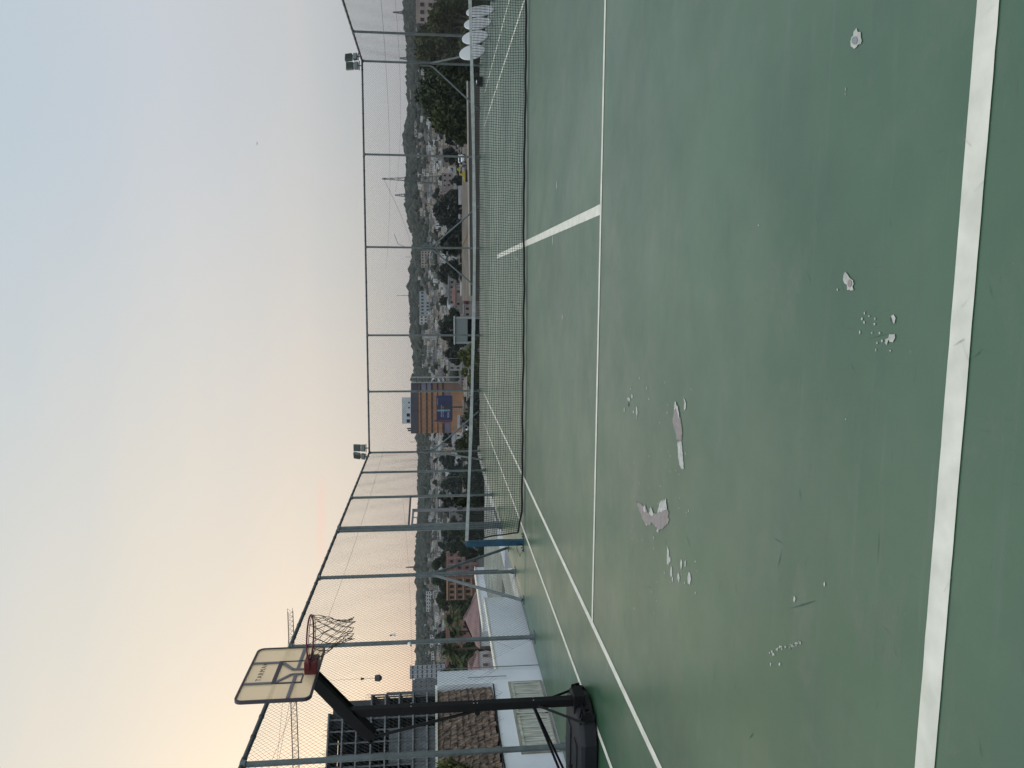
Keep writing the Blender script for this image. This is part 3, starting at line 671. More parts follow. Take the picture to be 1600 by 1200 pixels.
# side yard, below the court
mb = MB(); mb.box(-16.5, -9.7, 1.2, 25, -4, -.9); tag(mb.build('yard', mat('yard_paving', (.16,.175,.15), .85, var=.25, scale=.8, rgb2=(.26,.28,.24), detail=8)), kind='structure')
mb = MB(); mb.box(-9.7, -9.2, 1.2, 25, -4, -.55); tag(mb.build('kerb', mat('kerb_stone', (.36,.36,.33), .8, var=.2, scale=2)), kind='structure')
mb = MB(); mb.box(-9.2, -7.17, 1.2, 25, -4, -.75); tag(mb.build('walkway', mat('walk_stone', (.20,.205,.20), .85, var=.35, scale=7, rgb2=(.32,.32,.31), detail=8)), kind='structure')
yw = MB(); yw.box(-16.9, -16.5, 19.4, 26.5, -6, -.50); yw.box(-16.95, -16.45, 19.35, 26.55, -.50, -.44, 1); o = yw.build('boundary_wall', [M_whitewall, M_coping]); tag(o, 'long low white wall at the outer edge of the side yard', 'wall')
mb = MB(); mb.box(-13.2, -12.3, 13.2, 14.4, -.9, -.893, 0); [mb.box(-13.1+.1*k, -13.05+.1*k, 13.3, 14.3, -.893, -.885, 1) for k in range(8)]; o = mb.build('drain_grate', [M_concd, M_rail]); tag(o, 'dark square drain grate set in the side yard', 'drain grate')
mb = MB(); mb.cyl((-12.6,16,-.9), (-12.6,16,.25), .025); mb.box(-12.64,-12.56,15.96,16.04,.2,.3); o = mb.build('marker_post', M_rail); tag(o, 'thin dark post standing in the side yard near the kerb', 'post')
st = empty('concrete_steps', (-7.6, 5.5, -.8), 'pale concrete landing and steps outside the open gate', 'steps')
for k in range(3):
    mb = MB(); mb.box(-.42-.3*k, .28-.3*k if k else .4, -1.1, 1.1, -.2, .75-.22*k); mb.build('step', mat('step_paint', (.45,.48,.50), .8, var=.15, scale=3), st)

# ------------------------------------------------------------------ round white tables leaning on the right fence
def round_table(x, y, tilt, rz, d, label):
    t = empty('folding_table', (x, y, 0), label, 'table', 'round white plastic tables leaning on the side fence', rz)
    Mx = Matrix.Rotation(tilt, 4, 'X')
    mb = MB(); c = Vector((0, 0, d/2)); P = []
    n = 36
    for yy, rr_ in ((-.02, d/2-.012), (-.012, d/2), (.012, d/2), (.02, d/2-.012)):
        P += [Mx @ (c+Vector((rr_*math.cos(2*math.pi*k/n), yy, rr_*math.sin(2*math.pi*k/n)))) for k in range(n)]
    mb.add(P, [(j*n+i, j*n+(i+1) % n, (j+1)*n+(i+1) % n, (j+1)*n+i) for j in range(3) for i in range(n)]+[tuple(range(n)), tuple(range(3*n, 4*n))])
    mb.build('tabletop', M_plasticwhite, t)
    for s in (-1, 1):
        l = MB(); l.tube([Mx @ Vector((s*.25, .03, d*.25)), Mx @ Vector((s*.22, .06, d*.5)), Mx @ Vector((s*.25, .03, d*.8))], .014, 6); l.build('leg', M_black, t)
round_table(6.86, 11.55, R(-14), R(44), .86, 'round white plastic table leaning on the fence, the farthest toward the corner')
round_table(6.86, 10.1, R(-12), R(47), .82, 'round white plastic table leaning on the fence, second from the far corner')
round_table(6.86, 8.9, R(-10), R(50), .80, 'round white plastic table leaning on the fence, third from the far corner')
round_table(6.86, 7.9, R(-10), R(52), .78, 'round white plastic table cut by the top edge of the photo')
bx_ = empty('plastic_crate', (6.2, 12.9, 0), 'small black crate holding a white bundle by the far corner of the court', 'crate')
mb = MB(); mb.box(-.25,.25,-.2,.2,0,.04); [mb.box(-.25+i*.48,-.23+i*.48,-.2,.2,.04,.32) for i in (0,1)]; [mb.box(-.23,.23,-.2+i*.38,-.18+i*.38,.04,.32) for i in (0,1)]; mb.build('crate_shell', M_plastic, bx_)
mb = MB(); bmv = [(.16*math.cos(a)*math.cos(e)*(1+.12*math.sin(3*a)), .13*math.sin(a)*math.cos(e), .22+.15*math.sin(e)) for e in (-.8,0,.8) for a in np.linspace(0,6.283,11)[:-1]]
mb.add(bmv+[(0,0,.07),(0,0,.38)], [(j*10+i, j*10+(i+1)%10, j*10+10+(i+1)%10, j*10+10+i) for j in range(2) for i in range(10)]+[((i+1)%10, i, 30) for i in range(10)]+[(20+i, 20+(i+1)%10, 31) for i in range(10)]); mb.build('bundle', M_plasticwhite, bx_); bx_.scale = (.6, .6, .6)

# shuttlecocks / litter caught in the mesh
def shuttle(y, z, a, label):
    o_ = Vector((LX(y)+.03, y, z)); t = empty('shuttlecock', o_, label, 'shuttlecock', 'shuttlecocks caught in the side fence')
    d = Vector((0, math.cos(a), math.sin(a))); mb = MB(); mb.cyl(d*.02, d*.085, .013, .034, n=10, cap=False); mb.build('feather_skirt', M_plasticwhite, t)
    mb = MB(); mb.cyl(-d*.012, d*.02, .010, .013, n=10); mb.build('cork', M_hoopcord, t)
shuttle(-1.52, 2.52, -1.3, 'pale shuttlecock stuck in the side fence mesh, the upper one beside the post')
shuttle(-1.95, 2.15, .4, 'tilted shuttlecock stuck in the side fence mesh just below and left of the other')

# ------------------------------------------------------------------ vegetation
def leaf_cloud(centers, radii, n, size, flat=.8, rg=rng):
    """many small leaf-cluster quads spread through ellipsoidal clumps"""
    centers = np.asarray(centers, float); radii = np.asarray(radii, float); m = len(centers)
    w = (radii.prod(axis=1)**(2/3)); idx = rg.choice(m, n, p=w/w.sum())
    d = rg.normal(size=(n,3)); d /= np.linalg.norm(d, axis=1)[:,None]; rr_ = rg.uniform(.15, 1.08, n)**.45
    c = centers[idx]+d*radii[idx]*rr_[:,None]
    a = rg.normal(size=(n,3)); a /= np.linalg.norm(a, axis=1)[:,None]; b = np.cross(a, rg.normal(size=(n,3))); b /= np.linalg.norm(b, axis=1)[:,None]
    s = size*rg.uniform(.5, 1.4, n)[:,None]; b2 = b*s*.55; a2 = a*s
    V = np.stack([c-a2, c-b2*1.1, c+a2, c+b2*.9], 1).reshape(-1,3); Fq = np.arange(n*4).reshape(-1,4)
    return V, Fq
def fast_mesh(name, V, Fq, m):
    me = bpy.data.meshes.new(name); k = len(Fq); me.vertices.add(len(V)); me.vertices.foreach_set('co', V.ravel())
    me.loops.add(k*4); me.loops.foreach_set('vertex_index', Fq.ravel().astype(np.int32)); me.polygons.add(k)
    me.polygons.foreach_set('loop_start', np.arange(0, k*4, 4, dtype=np.int32)); me.polygons.foreach_set('loop_total', np.full(k, 4, dtype=np.int32))
    me.materials.append(m); me.update(calc_edges=True); return me
def make_tree(hgt, wid, nclump, nleaf, size, lm, seed, trunk_h=.35):
    rg = np.random.default_rng(seed); C_ = []; R_ = []; mb = MB()
    mb.tube([(0,0,-1), (.1,0,hgt*.2), (-.1,.1,hgt*.45), (.1,0,hgt*.75)], [wid*.045, wid*.036, wid*.026, wid*.01], 8)
    for k in range(nclump):
        a = rg.uniform(0, 6.283); z = rg.uniform(trunk_h, .93); prof = math.sin(math.pi*min(1, (z-trunk_h+.12)/(1.12-trunk_h))**.8)
        rad = wid/2*prof*rg.uniform(.25, 1)**.6; p = (rad*math.cos(a), rad*math.sin(a), hgt*z)
        C_.append(p); r = wid*rg.uniform(.11, .2); R_.append((r, r, r*.75))
        if k < 14:
            z0 = hgt*max(.12, z*.55); mb.tube([(0,0,z0), (p[0]*.5, p[1]*.5, z0+(p[2]-z0)*.6), p], [wid*.016, wid*.010, wid*.004], 5)
    V, Fq = leaf_cloud(C_, R_, nleaf, size, rg=rg)
    return fast_mesh('crown', V, Fq, lm), mb
def tree(px, D, top_px, wid, label, lm=M_leafA, n=6000, size=.3, seed=1, cl=40, kind='tree', group=None, th=.3, py=None):
    base = sight(700, px, D); gz = terr(base.x, base.y); top = sight(top_px, px, D).z; hgt = top-gz
    t = empty(kind, (base.x, base.y, gz), label, 'tree', group); me, mb = make_tree(hgt, wid, cl, n, size, lm, seed, th)
    link('crown', me, t); mb.build('trunk', M_bark, t); return t
tree(150, 62, 654, 6.6, 'large dark broadleaf tree filling the view beside the fence corner brace', M_leafA, 12000, .17, 11, 60, th=.12)
tree(75, 66, 652, 6.5, 'tall dark tree between the fence corner and the pinkish apartment block', M_leafB, 11000, .17, 12, 55, th=.12)
tree(35, 55, 672, 4.6, 'yellowish green tree behind the leaning white tables', M_leafB, 8000, .16, 13, 45, th=.1)
tree(112, 56, 682, 5.0, 'olive tree crown just under the fence corner floodlights', M_leafA, 8000, .16, 14, 45, th=.1)
tree(182, 58, 676, 4.4, 'dark tree at the outer edge of the clump beside the brown open ground', M_leafB, 7000, .16, 15, 40, th=.1)
tree(106, 75, 653, 8.5, 'dark tree filling the gap behind the corner post brace', M_leafA, 9000, .18, 18, 45, th=.1)
tree(205, 60, 700, 3.0, 'small olive bush beside the big dark tree clump', M_leafB, 4000, .14, 19, 30, th=.05)
tree(5, 70, 690, 5.5, 'dark shrubby tree at the top edge of the photo', M_leafA, 6000, .17, 16, 35, th=.1)
tree(-25, 60, 670, 5.5, 'dark tree in front of the pinkish apartment block beyond the frame edge', M_leafB, 6000, .17, 17, 35, th=.1)
# left group
tree(858, 190, 700, 4.6, 'dark tree in front of the red brick apartment house, by the net post', M_leafA, 5000, .42, 21, 35, th=.1)
tree(880, 330, 676, 11, 'broad dark tree behind the red brick apartment house', M_leafA, 6000, .5, 22, 40, th=.15)
tree(905, 335, 676, 11, 'rounded dark tree above the middle of the brick apartment house', M_leafA, 6000, .5, 23, 40, th=.15)
tree(938, 340, 678, 10, 'dark tree above the end of the brick apartment house', M_leafB, 6000, .5, 24, 40, th=.15)
tree(955, 150, 712, 4.5, 'green tree in front of the orange end bay of the apartment house', M_leafB, 4000, .28, 25, 30, th=.15)
tree(1000, 285, 688, 9, 'dark leafy tree between the red roofs', M_leafA, 5000, .4, 26, 35, th=.15)
tree(1030, 120, 704, 5.5, 'tree behind the red tiled roof next to the white outbuilding', M_leafB, 5000, .3, 27, 35, th=.15)
tree(1060, 200, 688, 8, 'dark tree in front of the grey far tower beside the outbuilding', M_leafA, 4000, .42, 28, 30, th=.15)
tree(790, 150, 712, 7, 'dark tree seen through the gate bars', M_leafA, 4500, .35, 29, 35, th=.1)
tree(745, 170, 716, 7, 'dark tree beyond the far corner beside the gate', M_leafA, 4500, .35, 30, 35, th=.1)
tree(700, 190, 712, 8, 'dark tree below the far corner post', M_leafB, 4500, .38, 31, 35, th=.1)
tree(825, 160, 700, 7, 'dark tree behind the double gate post', M_leafA, 4500, .38, 32, 35, th=.1)
tree(655, 150, 722, 5, 'bushy tree under the billboard', M_leafB, 3500, .3, 33, 30, th=.1)
# middle
tree(555, 70, 716, 3.2, 'bright green shrub tree beside the grey kiosk', M_leafD, 5000, .16, 41, 30, th=.05)
tree(585, 72, 719, 2.4, 'smaller bright green shrub beyond the grey kiosk', M_leafD, 3500, .15, 42, 25, th=.05)
tree(512, 330, 690, 17, 'dark domed tree rising behind the grey kiosk', M_leafC, 5000, .7, 43, 40, th=.1)
tree(330, 420, 679, 20, 'broad dark tree standing between far roofs near the middle of the fence', M_leafC, 5000, .85, 44, 40, th=.1)
tree(298, 300, 716, 5, 'small dark green tree by the yellow digger', M_leafA, 2500, .35, 45, 25, th=.1)
tree(60, 260, 648, 12, 'far dark tree rising behind the twin trees by the corner', M_leafC, 4000, .7, 46, 35, th=.1)
# palms
def palm(loc, hgt, fr, n, label, m=M_palm, wid=.03, name='palm_tree', droop=1.0):
    t = empty(name, loc, label, 'palm'); rg = random.Random(int(abs(loc[1])*100)); mb = MB(); mb.tube([(0,0,-.3), (.04,0,hgt*.5), (0,.04,hgt)], [fr*.09, fr*.07, fr*.06], 8); mb.build('trunk', M_bark, t)
    mb = MB()
    for k in range(n):
        a = rg.uniform(0, 6.283); e = rg.uniform(-.2, 1.35); L_ = fr*rg.uniform(.75, 1.1); pts = []
        for j in range(7):
            s = j/6; pts.append(Vector((math.cos(a)*math.cos(e)*L_*s, math.sin(a)*math.cos(e)*L_*s, hgt+math.sin(e)*L_*s-droop*L_*.45*s*s)))
        side = Vector((-math.sin(a), math.cos(a), 0))
        for j in range(6):
            p, q_ = pts[j], pts[j+1]
            for u in range(3):
                c = p.lerp(q_, u/3); ll = fr*.30*math.sin(math.pi*min(1, (j+u/3+.8)/6.8))+.01
                for s in (-1, 1):
                    tip = c+side*s*ll+(q_-p).normalized()*ll*.7-Vector((0,0,ll*.35)); w = (q_-p).normalized()*wid*.5
                    mb.add([c-w, c+w, tip], [(0,1,2)])
    mb.build('fronds', m, t); return t
# the fan plant in front of the shingled roof
yp = empty('yucca_plant', (-7.26, -4.98, -.0), 'spiky green yellow plant poking up in front of the shingled roof beside the hoop pole', 'plant')
mb = MB(); mb.tube([(-.0,-.1,-.5), (0,-.05,.5), (0,0,1.15)], [.05,.04,.04], 7); mb.build('stem', M_bark, yp)
mb = MB(); rg = random.Random(5)
for c0 in ((0,.22,1.30), (.02,.28,1.45), (0,.12,1.52), (-.02,.33,1.56)):
    for k in range(70):
        a = rg.uniform(0, 6.283); e = rg.uniform(-.35, 1.4); L_ = rg.uniform(.16, .30); d = Vector((math.cos(a)*math.cos(e)*.55, math.sin(a)*math.cos(e), math.sin(e)))
        s = d.cross(Vector((0,0,1))).normalized()*.013; c = Vector(c0); m_ = c+d*L_*.55; tip = c+d*L_-Vector((0,0,.05*L_/.3))
        mb.add([c-s*.5, c+s*.5, m_+s, tip, m_-s], [(0,1,2,4), (4,2,3)])
mb.build('leaves', leafmat('leaf_yucca', (.095,.115,.030), scale=8), yp)
for i, (py, D, tp) in enumerate([(968,95,700), (1015,92,697), (1042,96,706), (988,100,706)]):
    b_ = sight(700, py, D); gz = terr(b_.x, b_.y); hh = sight(tp, py, D).z-gz
    palm((b_.x, b_.y, gz), hh-.6, 1.9, 34, ['tall palm in front of the long brick house', 'palm beside the white outbuilding wall, the tallest of the row', 'ragged palm closest to the white outbuilding', 'shorter palm between two taller palms behind the fence'][i], wid=.12)

# distant woods: one mass over the ridge
def far_woods():
    Vs = []; Fs = []; k = 0
    t = (1+5**.5)/2; ico = np.array([(-1,t,0),(1,t,0),(-1,-t,0),(1,-t,0),(0,-1,t),(0,1,t),(0,-1,-t),(0,1,-t),(t,0,-1),(t,0,1),(-t,0,-1),(-t,0,1)])/1.9
    tri = [(0,11,5),(0,5,1),(0,1,7),(0,7,10),(0,10,11),(1,5,9),(5,11,4),(11,10,2),(10,7,6),(7,1,8),(3,9,4),(3,4,2),(3,2,6),(3,6,8),(3,8,9),(4,9,5),(2,4,11),(6,2,10),(8,6,7),(9,8,1)]
    spots = []
    for i in range(11000):
        a = rng.uniform(R(-38), R(24)); D = 2600-abs(rng.normal())*230
        cw = .5+.5*math.sin(a*61+1.3)*math.sin(a*23); spots.append((a, D, rng.uniform(4, 10)*(1+.45*cw*(rng.random() < .5)+.5*(rng.random() < .05))))
    for i in range(3200):
        a = rng.uniform(R(-38), R(24)); D = rng.uniform(450, 2100); cl = math.sin(a*37)+math.sin(D*.011+a*9)+math.sin(D*.023)
        if cl < -.1: continue
        spots.append((a, D, rng.uniform(3, 6.5)*(.55+D/2400)))
    for a, D, s in spots:
        x = CAM.x+D*math.sin(a); y = CAM.y+D*math.cos(a); z = terr(x, y)
        v = ico*(1+rng.normal(size=(12,1))*.16)*np.array([s*1.15, s*1.15, s])+np.array([x, y, z+s*.35])
        Vs.append(v); Fs.append(np.array(tri)+k); k += 12
    V = np.concatenate(Vs); Ft = np.concatenate(Fs); me = bpy.data.meshes.new('far_woods'); m = len(Ft)
    me.vertices.add(len(V)); me.vertices.foreach_set('co', V.ravel()); me.loops.add(m*3); me.loops.foreach_set('vertex_index', Ft.ravel().astype(np.int32)); me.polygons.add(m)
    me.polygons.foreach_set('loop_start', np.arange(0, m*3, 3, dtype=np.int32)); me.polygons.foreach_set('loop_total', np.full(m, 3, dtype=np.int32)); me.materials.append(M_leafC); me.update(calc_edges=True)
    tag(link('far_woods', me), 'dark wooded ridge and tree cover across the far hillside town', 'woods', kind='stuff')
far_woods()

# ------------------------------------------------------------------ buildings placed by bearing and distance
def wallmat(name, rgb, var=.18): return mat('wall_'+name, rgb, .85, var=var, scale=.25, detail=8)
def dist_for(px, py):
    az = az_of(py); best = 400
    for D in range(230, 2500, 10):
        z = terr(CAM.x+D*math.sin(az), CAM.y+D*math.cos(az)); v = proj_x(D, z, py)
        if v <= px: return D
        best = D
    return best
def proj_x(D, z, py):
    lo, hi = 560, 1100
    for _ in range(24):
        m = (lo+hi)/2
        if sight(m, py, D).z > z: lo = m
        else: hi = m
    return lo
def block(label, x0, x1, y0, y1, D, m, rows=0, cols=0, depth=None, roof=None, roofm=None, name='building', wsz=(.5,.45), wm=None, skew=0, extra=None, cat='building', r0=0, bottom=True, group=None):
    """a building whose front spans picture rows y0..y1 and rises to picture column x0 at distance D"""
    if D is None: D = dist_for(x1, (y0+y1)/2)
    A = sight(x0, y1, D+skew); B = sight(x0, y0, D-skew); A.z = B.z = (A.z+B.z)/2; top = A.z
    u = (B-A); u.z = 0; W = u.length; u.normalize(); nrm = Vector((u.y, -u.x, 0))  # towards the viewer
    base = min(terr(A.x, A.y), terr(B.x, B.y)); c = (A+B)/2; bz = sight(x1, (y0+y1)/2, D).z
    gz = base if not bottom else min(base, bz)
    depth = depth or W*.6
    rz = math.atan2(u.y, u.x); t = empty(name, (c.x, c.y, gz), label, cat, group, rz)
    H = top-gz; mb = MB(); mb.box(-W/2, W/2, 0, depth, -2, H); wall = mb.build('wall', m, t)
    rh = 0
    if roof == 'hip' or roof == 'gable':
        rh = W*.16 if roof == 'gable' else min(W, depth)*.28; o_ = .04*W; ins = (0 if roof == 'gable' else depth*.5*.8)
        mb = MB(); mb.add([(-W/2-o_,-o_,H), (W/2+o_,-o_,H), (W/2+o_,depth+o_,H), (-W/2-o_,depth+o_,H), (-W/2+ins,depth/2,H+rh), (W/2-ins,depth/2,H+rh)], [(0,1,5,4), (1,2,5), (2,3,4,5), (3,0,4), (3,2,1,0)]); mb.build('roof', roofm, t)
    else:
        mb = MB(); p = .03*max(3, min(W, 12))
        for a in ((-W/2-.1, W/2+.1, -.12, .1), (-W/2-.1, W/2+.1, depth-.1, depth+.12), (-W/2-.1, -W/2+.1, .1, depth-.1), (W/2-.1, W/2+.1, .1, depth-.1)): mb.box(*a, H+.003, H+p)
        mb.build('parapet', roofm or m, t)
    vis = top-bz if bz > gz else H
    if rows and cols:
        ww = W/cols*wsz[0]; wh = vis/rows*wsz[1]
        for r_ in range(rows):
            for k in range(cols):
                cx = -W/2+(k+.5)*W/cols; cz = H-(r_+.55)*vis/rows
                w = MB(); w.box(cx-ww/2, cx+ww/2, -.06, .05, cz-wh/2, cz+wh/2); wo = w.build('window', wm or M_glass, t)
                if D < 400:
                    w = MB(); w.box(cx-ww*.62, cx+ww*.62, -.14, -.061, cz-wh/2-.12, cz-wh/2-.02); w.build('sill', M_conc, wo)
    return t, W, H, depth, vis
pink = wallmat('pink', (.34,.28,.26)); grey = wallmat('grey', (.20,.21,.21)); pale = wallmat('pale', (.36,.36,.35)); tan = wallmat('tan', (.27,.24,.20)); brick = wallmat('brick', (.20,.105,.085)); bluegrey = wallmat('bluegrey', (.24,.275,.285)); red = wallmat('red', (.13,.028,.026)); white = wallmat('white', (.50,.50,.49))
rooftile = mat('roof_tile', (.19,.115,.11), .85, var=.25, scale=1.5, detail=8); roofred = mat('roof_red', (.12,.060,.052), .85, var=.3, scale=.4); roofgrey = mat('roof_grey', (.15,.15,.155), .8, var=.3, scale=.4); rooftan = mat('roof_rust', (.17,.12,.095), .9, var=.3, scale=.4)

block('pinkish apartment block with rows of dark windows behind the trees at the top edge', 652, 704, -60, 36, 210, pink, 4, 8, roof=None)
# orange office block
D0 = 420
t, W, H, dep, vis = block('orange banded office block with dark attic and grey rooftop plant room', 643, 722, 612, 677, D0, wallmat('orange', (.30,.165,.095)), 0, 0, depth=24, bottom=False, name='office_building')
navy = mat('dark_glazing', (.030,.018,.024), .3, var=.4, scale=.5); attic = wallmat('attic', (.060,.060,.075)); mpx = D0/F
mb = MB(); mb.box(-W/2-.15, W/2+.15, -.4, dep+.1, H-10*mpx, H+.4); mb.build('attic_band', attic, t)
for a, b_ in ((656.5,658.3), (665.2,667.6), (673.3,675.8), (682.5,684), (690.3,694)):
    mb = MB(); mb.box(-W/2-.05, W/2+.05, -.22, .2, H-(b_-643)*mpx, H-(a-643)*mpx); mb.build('window_band', navy, t)
mb = MB(); mb.box(-W/2-.06, W/2+.06, -.3, .2, H-52*mpx, H-51*mpx); mb.box(-W/2-.06, W/2+.06, -.3, .2, H-60*mpx, H-51.5*mpx, 0); mb.build('lower_band', wallmat('mauve', (.13,.11,.16)), t)
for k in range(1, 9):
    mb = MB(); xx = -W/2+W*k/9; mb.box(xx-.12, xx+.12, -.36, -.225, H-47*mpx, H-13*mpx); mb.build('fin', wallmat('orange2', (.24,.12,.07)), t)
mb = MB(); pw = W*.64; mb.box(W/2-pw-3.0, W/2-3.0, 3, 15, H, H+15*mpx); pent = mb.build('plant_room', wallmat('plant', (.42,.45,.47)), t)
for xx, s in ((W/2-6,.5), (W/2-8.8,.5), (W/2-pw+1.8,1.0), (W/2-pw-1.5,1.0)):
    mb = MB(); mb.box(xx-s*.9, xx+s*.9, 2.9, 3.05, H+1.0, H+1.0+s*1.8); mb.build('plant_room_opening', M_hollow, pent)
mb = MB(); [mb.box(-W/2+1+i*1.1, -W/2+1.8+i*1.1, 4, 7, H, H+2.2+.4*(i % 2)) for i in range(2)]; mb.build('rooftop_unit', M_concd, t)
t2, W2_, H2_, d2_, v2_ = block('duller brown side wing of the orange office block with blue grey bands', 643, 722, 598, 611.7, D0+1, wallmat('brownwing', (.20,.125,.10)), 0, 0, depth=22, bottom=False, name='office_wing')
mb = MB(); mb.box(-W2_/2-.1, W2_/2, -.3, .1, H2_-10*mpx, H2_+.3); mb.build('attic_band', attic, t2)
for k, (a, b_) in enumerate(((655.5,658.2), (665,667.2), (673.2,675.6), (682,684.5), (690.3,693))):
    mb = MB(); mb.box(-W2_/2-.05, W2_/2, -.2, .2, H2_-(b_-643)*mpx, H2_-(a-643)*mpx); mb.build('window_band', navy, t2)
for a, b_ in ((658.4,664.8), (667.5,673)):
    mb = MB(); mb.box(-W2_/2-.04, W2_/2, -.15, .1, H2_-(b_-643)*mpx, H2_-(a-643)*mpx); mb.build('grey_band', wallmat('bandgrey', (.18,.18,.24)), t2)
t3 = empty('stair_tower', sight(722, 593, D0-1), 'open steel stair tower at the end of the orange office block', 'stair tower'); t3.location.z = terr(t3.location.x, t3.location.y)
mb = MB(); hz = sight(643, 593, D0).z-t3.location.z
for sx in (-1.4, 1.4):
    for sy in (-1.4, 1.4): mb.bar((sx,sy,0), (sx,sy,hz), .3, .3)
mb.build('frame', wallmat('stairwhite', (.30,.31,.30)), t3)
mb = MB(); k = 3.0
while k < hz: mb.box(-1.4,1.4,-1.4,1.4,k,k+.35); k += 3.4
mb.build('landings', M_concd, t3)
# billboard
bl = empty('billboard', sight(722, 636, 300), 'dark blue billboard with white script in front of the orange office block', 'billboard'); bl.location.z = terr(bl.location.x, bl.location.y)
bl.rotation_euler.z = -math.atan2(bl.location.x-CAM.x, bl.location.y-CAM.y)
zz = lambda px: sight(px, 636, 300).z-bl.location.z
hw = 17.5/F*300
mb = MB(); mb.cyl((0,.6,-1), (0,.6,zz(706)), .35, n=10); mb.bar((-hw,.5,zz(705)), (hw,.5,zz(705)), .3, .3); mb.build('support_pole', M_concd, bl)
mb = MB(); mb.box(-hw-.6, hw+.2, -.1, .4, zz(707), zz(682)); pan = mb.build('panel', mat('billboard_blue', (.012,.018,.075), .5, var=.3, scale=.4), bl)
mb = MB(); mb.tube([(-hw-.9,-.1,zz(706)), (-hw-1.3,-.1,zz(694)), (-hw-1.0,-.1,zz(680)), (-hw-.8,-.1,zz(677))], [.45,.55,.45,.2], 8); mb.build('side_fin', mat('maroon', (.09,.035,.05), .6), bl)
mb = MB(); mb.box(hw-7.6+1.5, hw-7.0+1.6, -.14, -.101, zz(703), zz(683)); mb.box(hw-5.4, hw-3.6, -.145, -.101, zz(705), zz(683.5), 1); mb.box(hw-5.0, hw-1.0, -.141, -.101, zz(684.3), zz(683.4), 0)
mb.build('printed_bands', [mat('bill_lightblue', (.12,.24,.34), .5), mat('bill_dark', (.02,.022,.03), .5)], pan)
mb = MB()
for r_, (zc, x_0, x_1) in enumerate(((zz(689.5), -hw+.6, .6), (zz(692.2), -hw+.6, 0.2), (zz(699.5), -hw+.4, -hw+2.4), (zz(701), -hw+.4, -hw+2.2))):
    x = x_0
    while x < x_1:
        w = random.uniform(.18, .32); mb.tube([(x, -.13, zc-.18), (x+w*.4, -.13, zc+.2), (x+w, -.13, zc-.15)], .06, 4); x += w+.12
mb.build('script_lettering', white, pan)

# kiosk beyond the fence
kb = empty('kiosk', sight(752, 516, 88), 'grey boxy kiosk with a black open front beyond the far fence', 'kiosk'); gz = terr(kb.location.x, kb.location.y); kt = sight(711, 516, 88).z; kb.location.z = gz
kb.rotation_euler.z = -math.atan2(kb.location.x-CAM.x, kb.location.y-CAM.y); s_ = 88/F; hwk = 21*s_; ktz = kt-gz; km = wallmat('kiosk', (.17,.20,.20), .08); kp = wallmat('kiosk_trim', (.26,.29,.28), .1)
zk = lambda px: sight(px, 516, 88).z-gz
mb = MB(); mb.box(-hwk+.25, hwk-.25, -.05, 2.5, zk(730.5), ktz-.05); mb.build('fascia', km, kb)
mb = MB(); mb.box(-hwk, -hwk+.24, -.1, 2.5, -1, ktz); mb.box(hwk-.24, hwk, -.1, 2.5, -1, ktz); mb.build('side_wall', kp, kb)
mb = MB(); mb.box(-hwk-.1, hwk+.1, -.2, 2.6, ktz, ktz+.09); mb.build('roof', kp, kb)
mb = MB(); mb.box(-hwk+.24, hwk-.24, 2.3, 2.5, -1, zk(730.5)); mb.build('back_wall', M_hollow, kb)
mb = MB(); mb.box(-hwk+.24, hwk-.24, -.1, 2.3, -1, zk(757)); mb.build('counter', M_concd, kb)
mb = MB(); mb.box(-hwk+1.02, -hwk+1.1, -.06, -.0, zk(757), zk(730)); mb.build('mullion', M_concd, kb)

# mid-distance buildings
block('long grey slab block with scattered dark windows on the far hillside', 655.5, 672, 455, 492, None, bluegrey, 2, 7, depth=14)
block('pale far block with dark windows beside the long slab block', 655.5, 668, 493, 507, None, pale, 2, 3, depth=14)
block('tan terraced block with rows of windows beside the fence brace', 658, 672, 392, 418, None, tan, 3, 6, depth=14)
block('small white row house with four dark windows high on the far hill', 659.5, 663.8, 554, 575, None, pale, 1, 5, depth=8, wsz=(.45,.5))
block('pale two storey hillside row house near the kiosk line', 667.5, 673, 540, 558, None, pale, 2, 5, depth=8)
block('white three storey block standing on the dark slope by the far corner', 680, 687.5, 713, 734, None, white, 2, 5, depth=9, wsz=(.5,.42))
block('tan apartment block with gridded windows below the lattice tower', 681, 689, 279, 302, None, tan, 3, 6, depth=12, roof=None)
block('bright cream facade between dark trees left of the middle post', 681, 689, 349, 362, None, white, 2, 2, depth=9, wsz=(.25,.9))
block('grey long warehouse with low pitched roof', 696, 704, 345, 385, None, grey, 1, 6, depth=10, roof='gable', roofm=roofgrey)
block('house with pinkish roof beside the warehouse', 695, 703, 300, 343, None, tan, 1, 5, depth=9, roof='gable', roofm=mat('roof_mauve', (.16,.10,.115), .85, var=.2))
block('red walled shop row under the fence brace', 701, 712, 323, 348, None, red, 1, 6, depth=8, roof=None)
block('pale grey house with small black windows by the middle brace', 694, 708, 371, 389, None, pale, 2, 3, depth=9)
block('long rusty roofed shed below the middle of the far fence', 707, 716, 402, 445, None, grey, 1, 7, depth=12, roof='gable', roofm=rooftan)
block('low long shed with grey roof above the white terrace', 708.5, 715, 440, 478, None, tan, 0, 0, depth=12, roof='gable', roofm=roofgrey)
block('white terrace building with black window openings', 720.5, 730, 440, 462, None, white, 1, 5, depth=6, wsz=(.6,.5))
block('red kiosk building at the end of the white terrace', 726, 734, 470, 488, None, red, 1, 2, depth=5, roof=None)
block('grey domed shop roofed with pale sheets near the kiosk', 704, 714, 468, 486, None, grey, 1, 3, depth=9, roof='hip', roofm=wallmat('sheet', (.30,.31,.30)))
block('mauve roofed house on the brown open ground', 710, 722, 215, 238, None, tan, 1, 3, depth=8, roof='hip', roofm=mat('roof_mauve2', (.14,.11,.13), .85, var=.2))
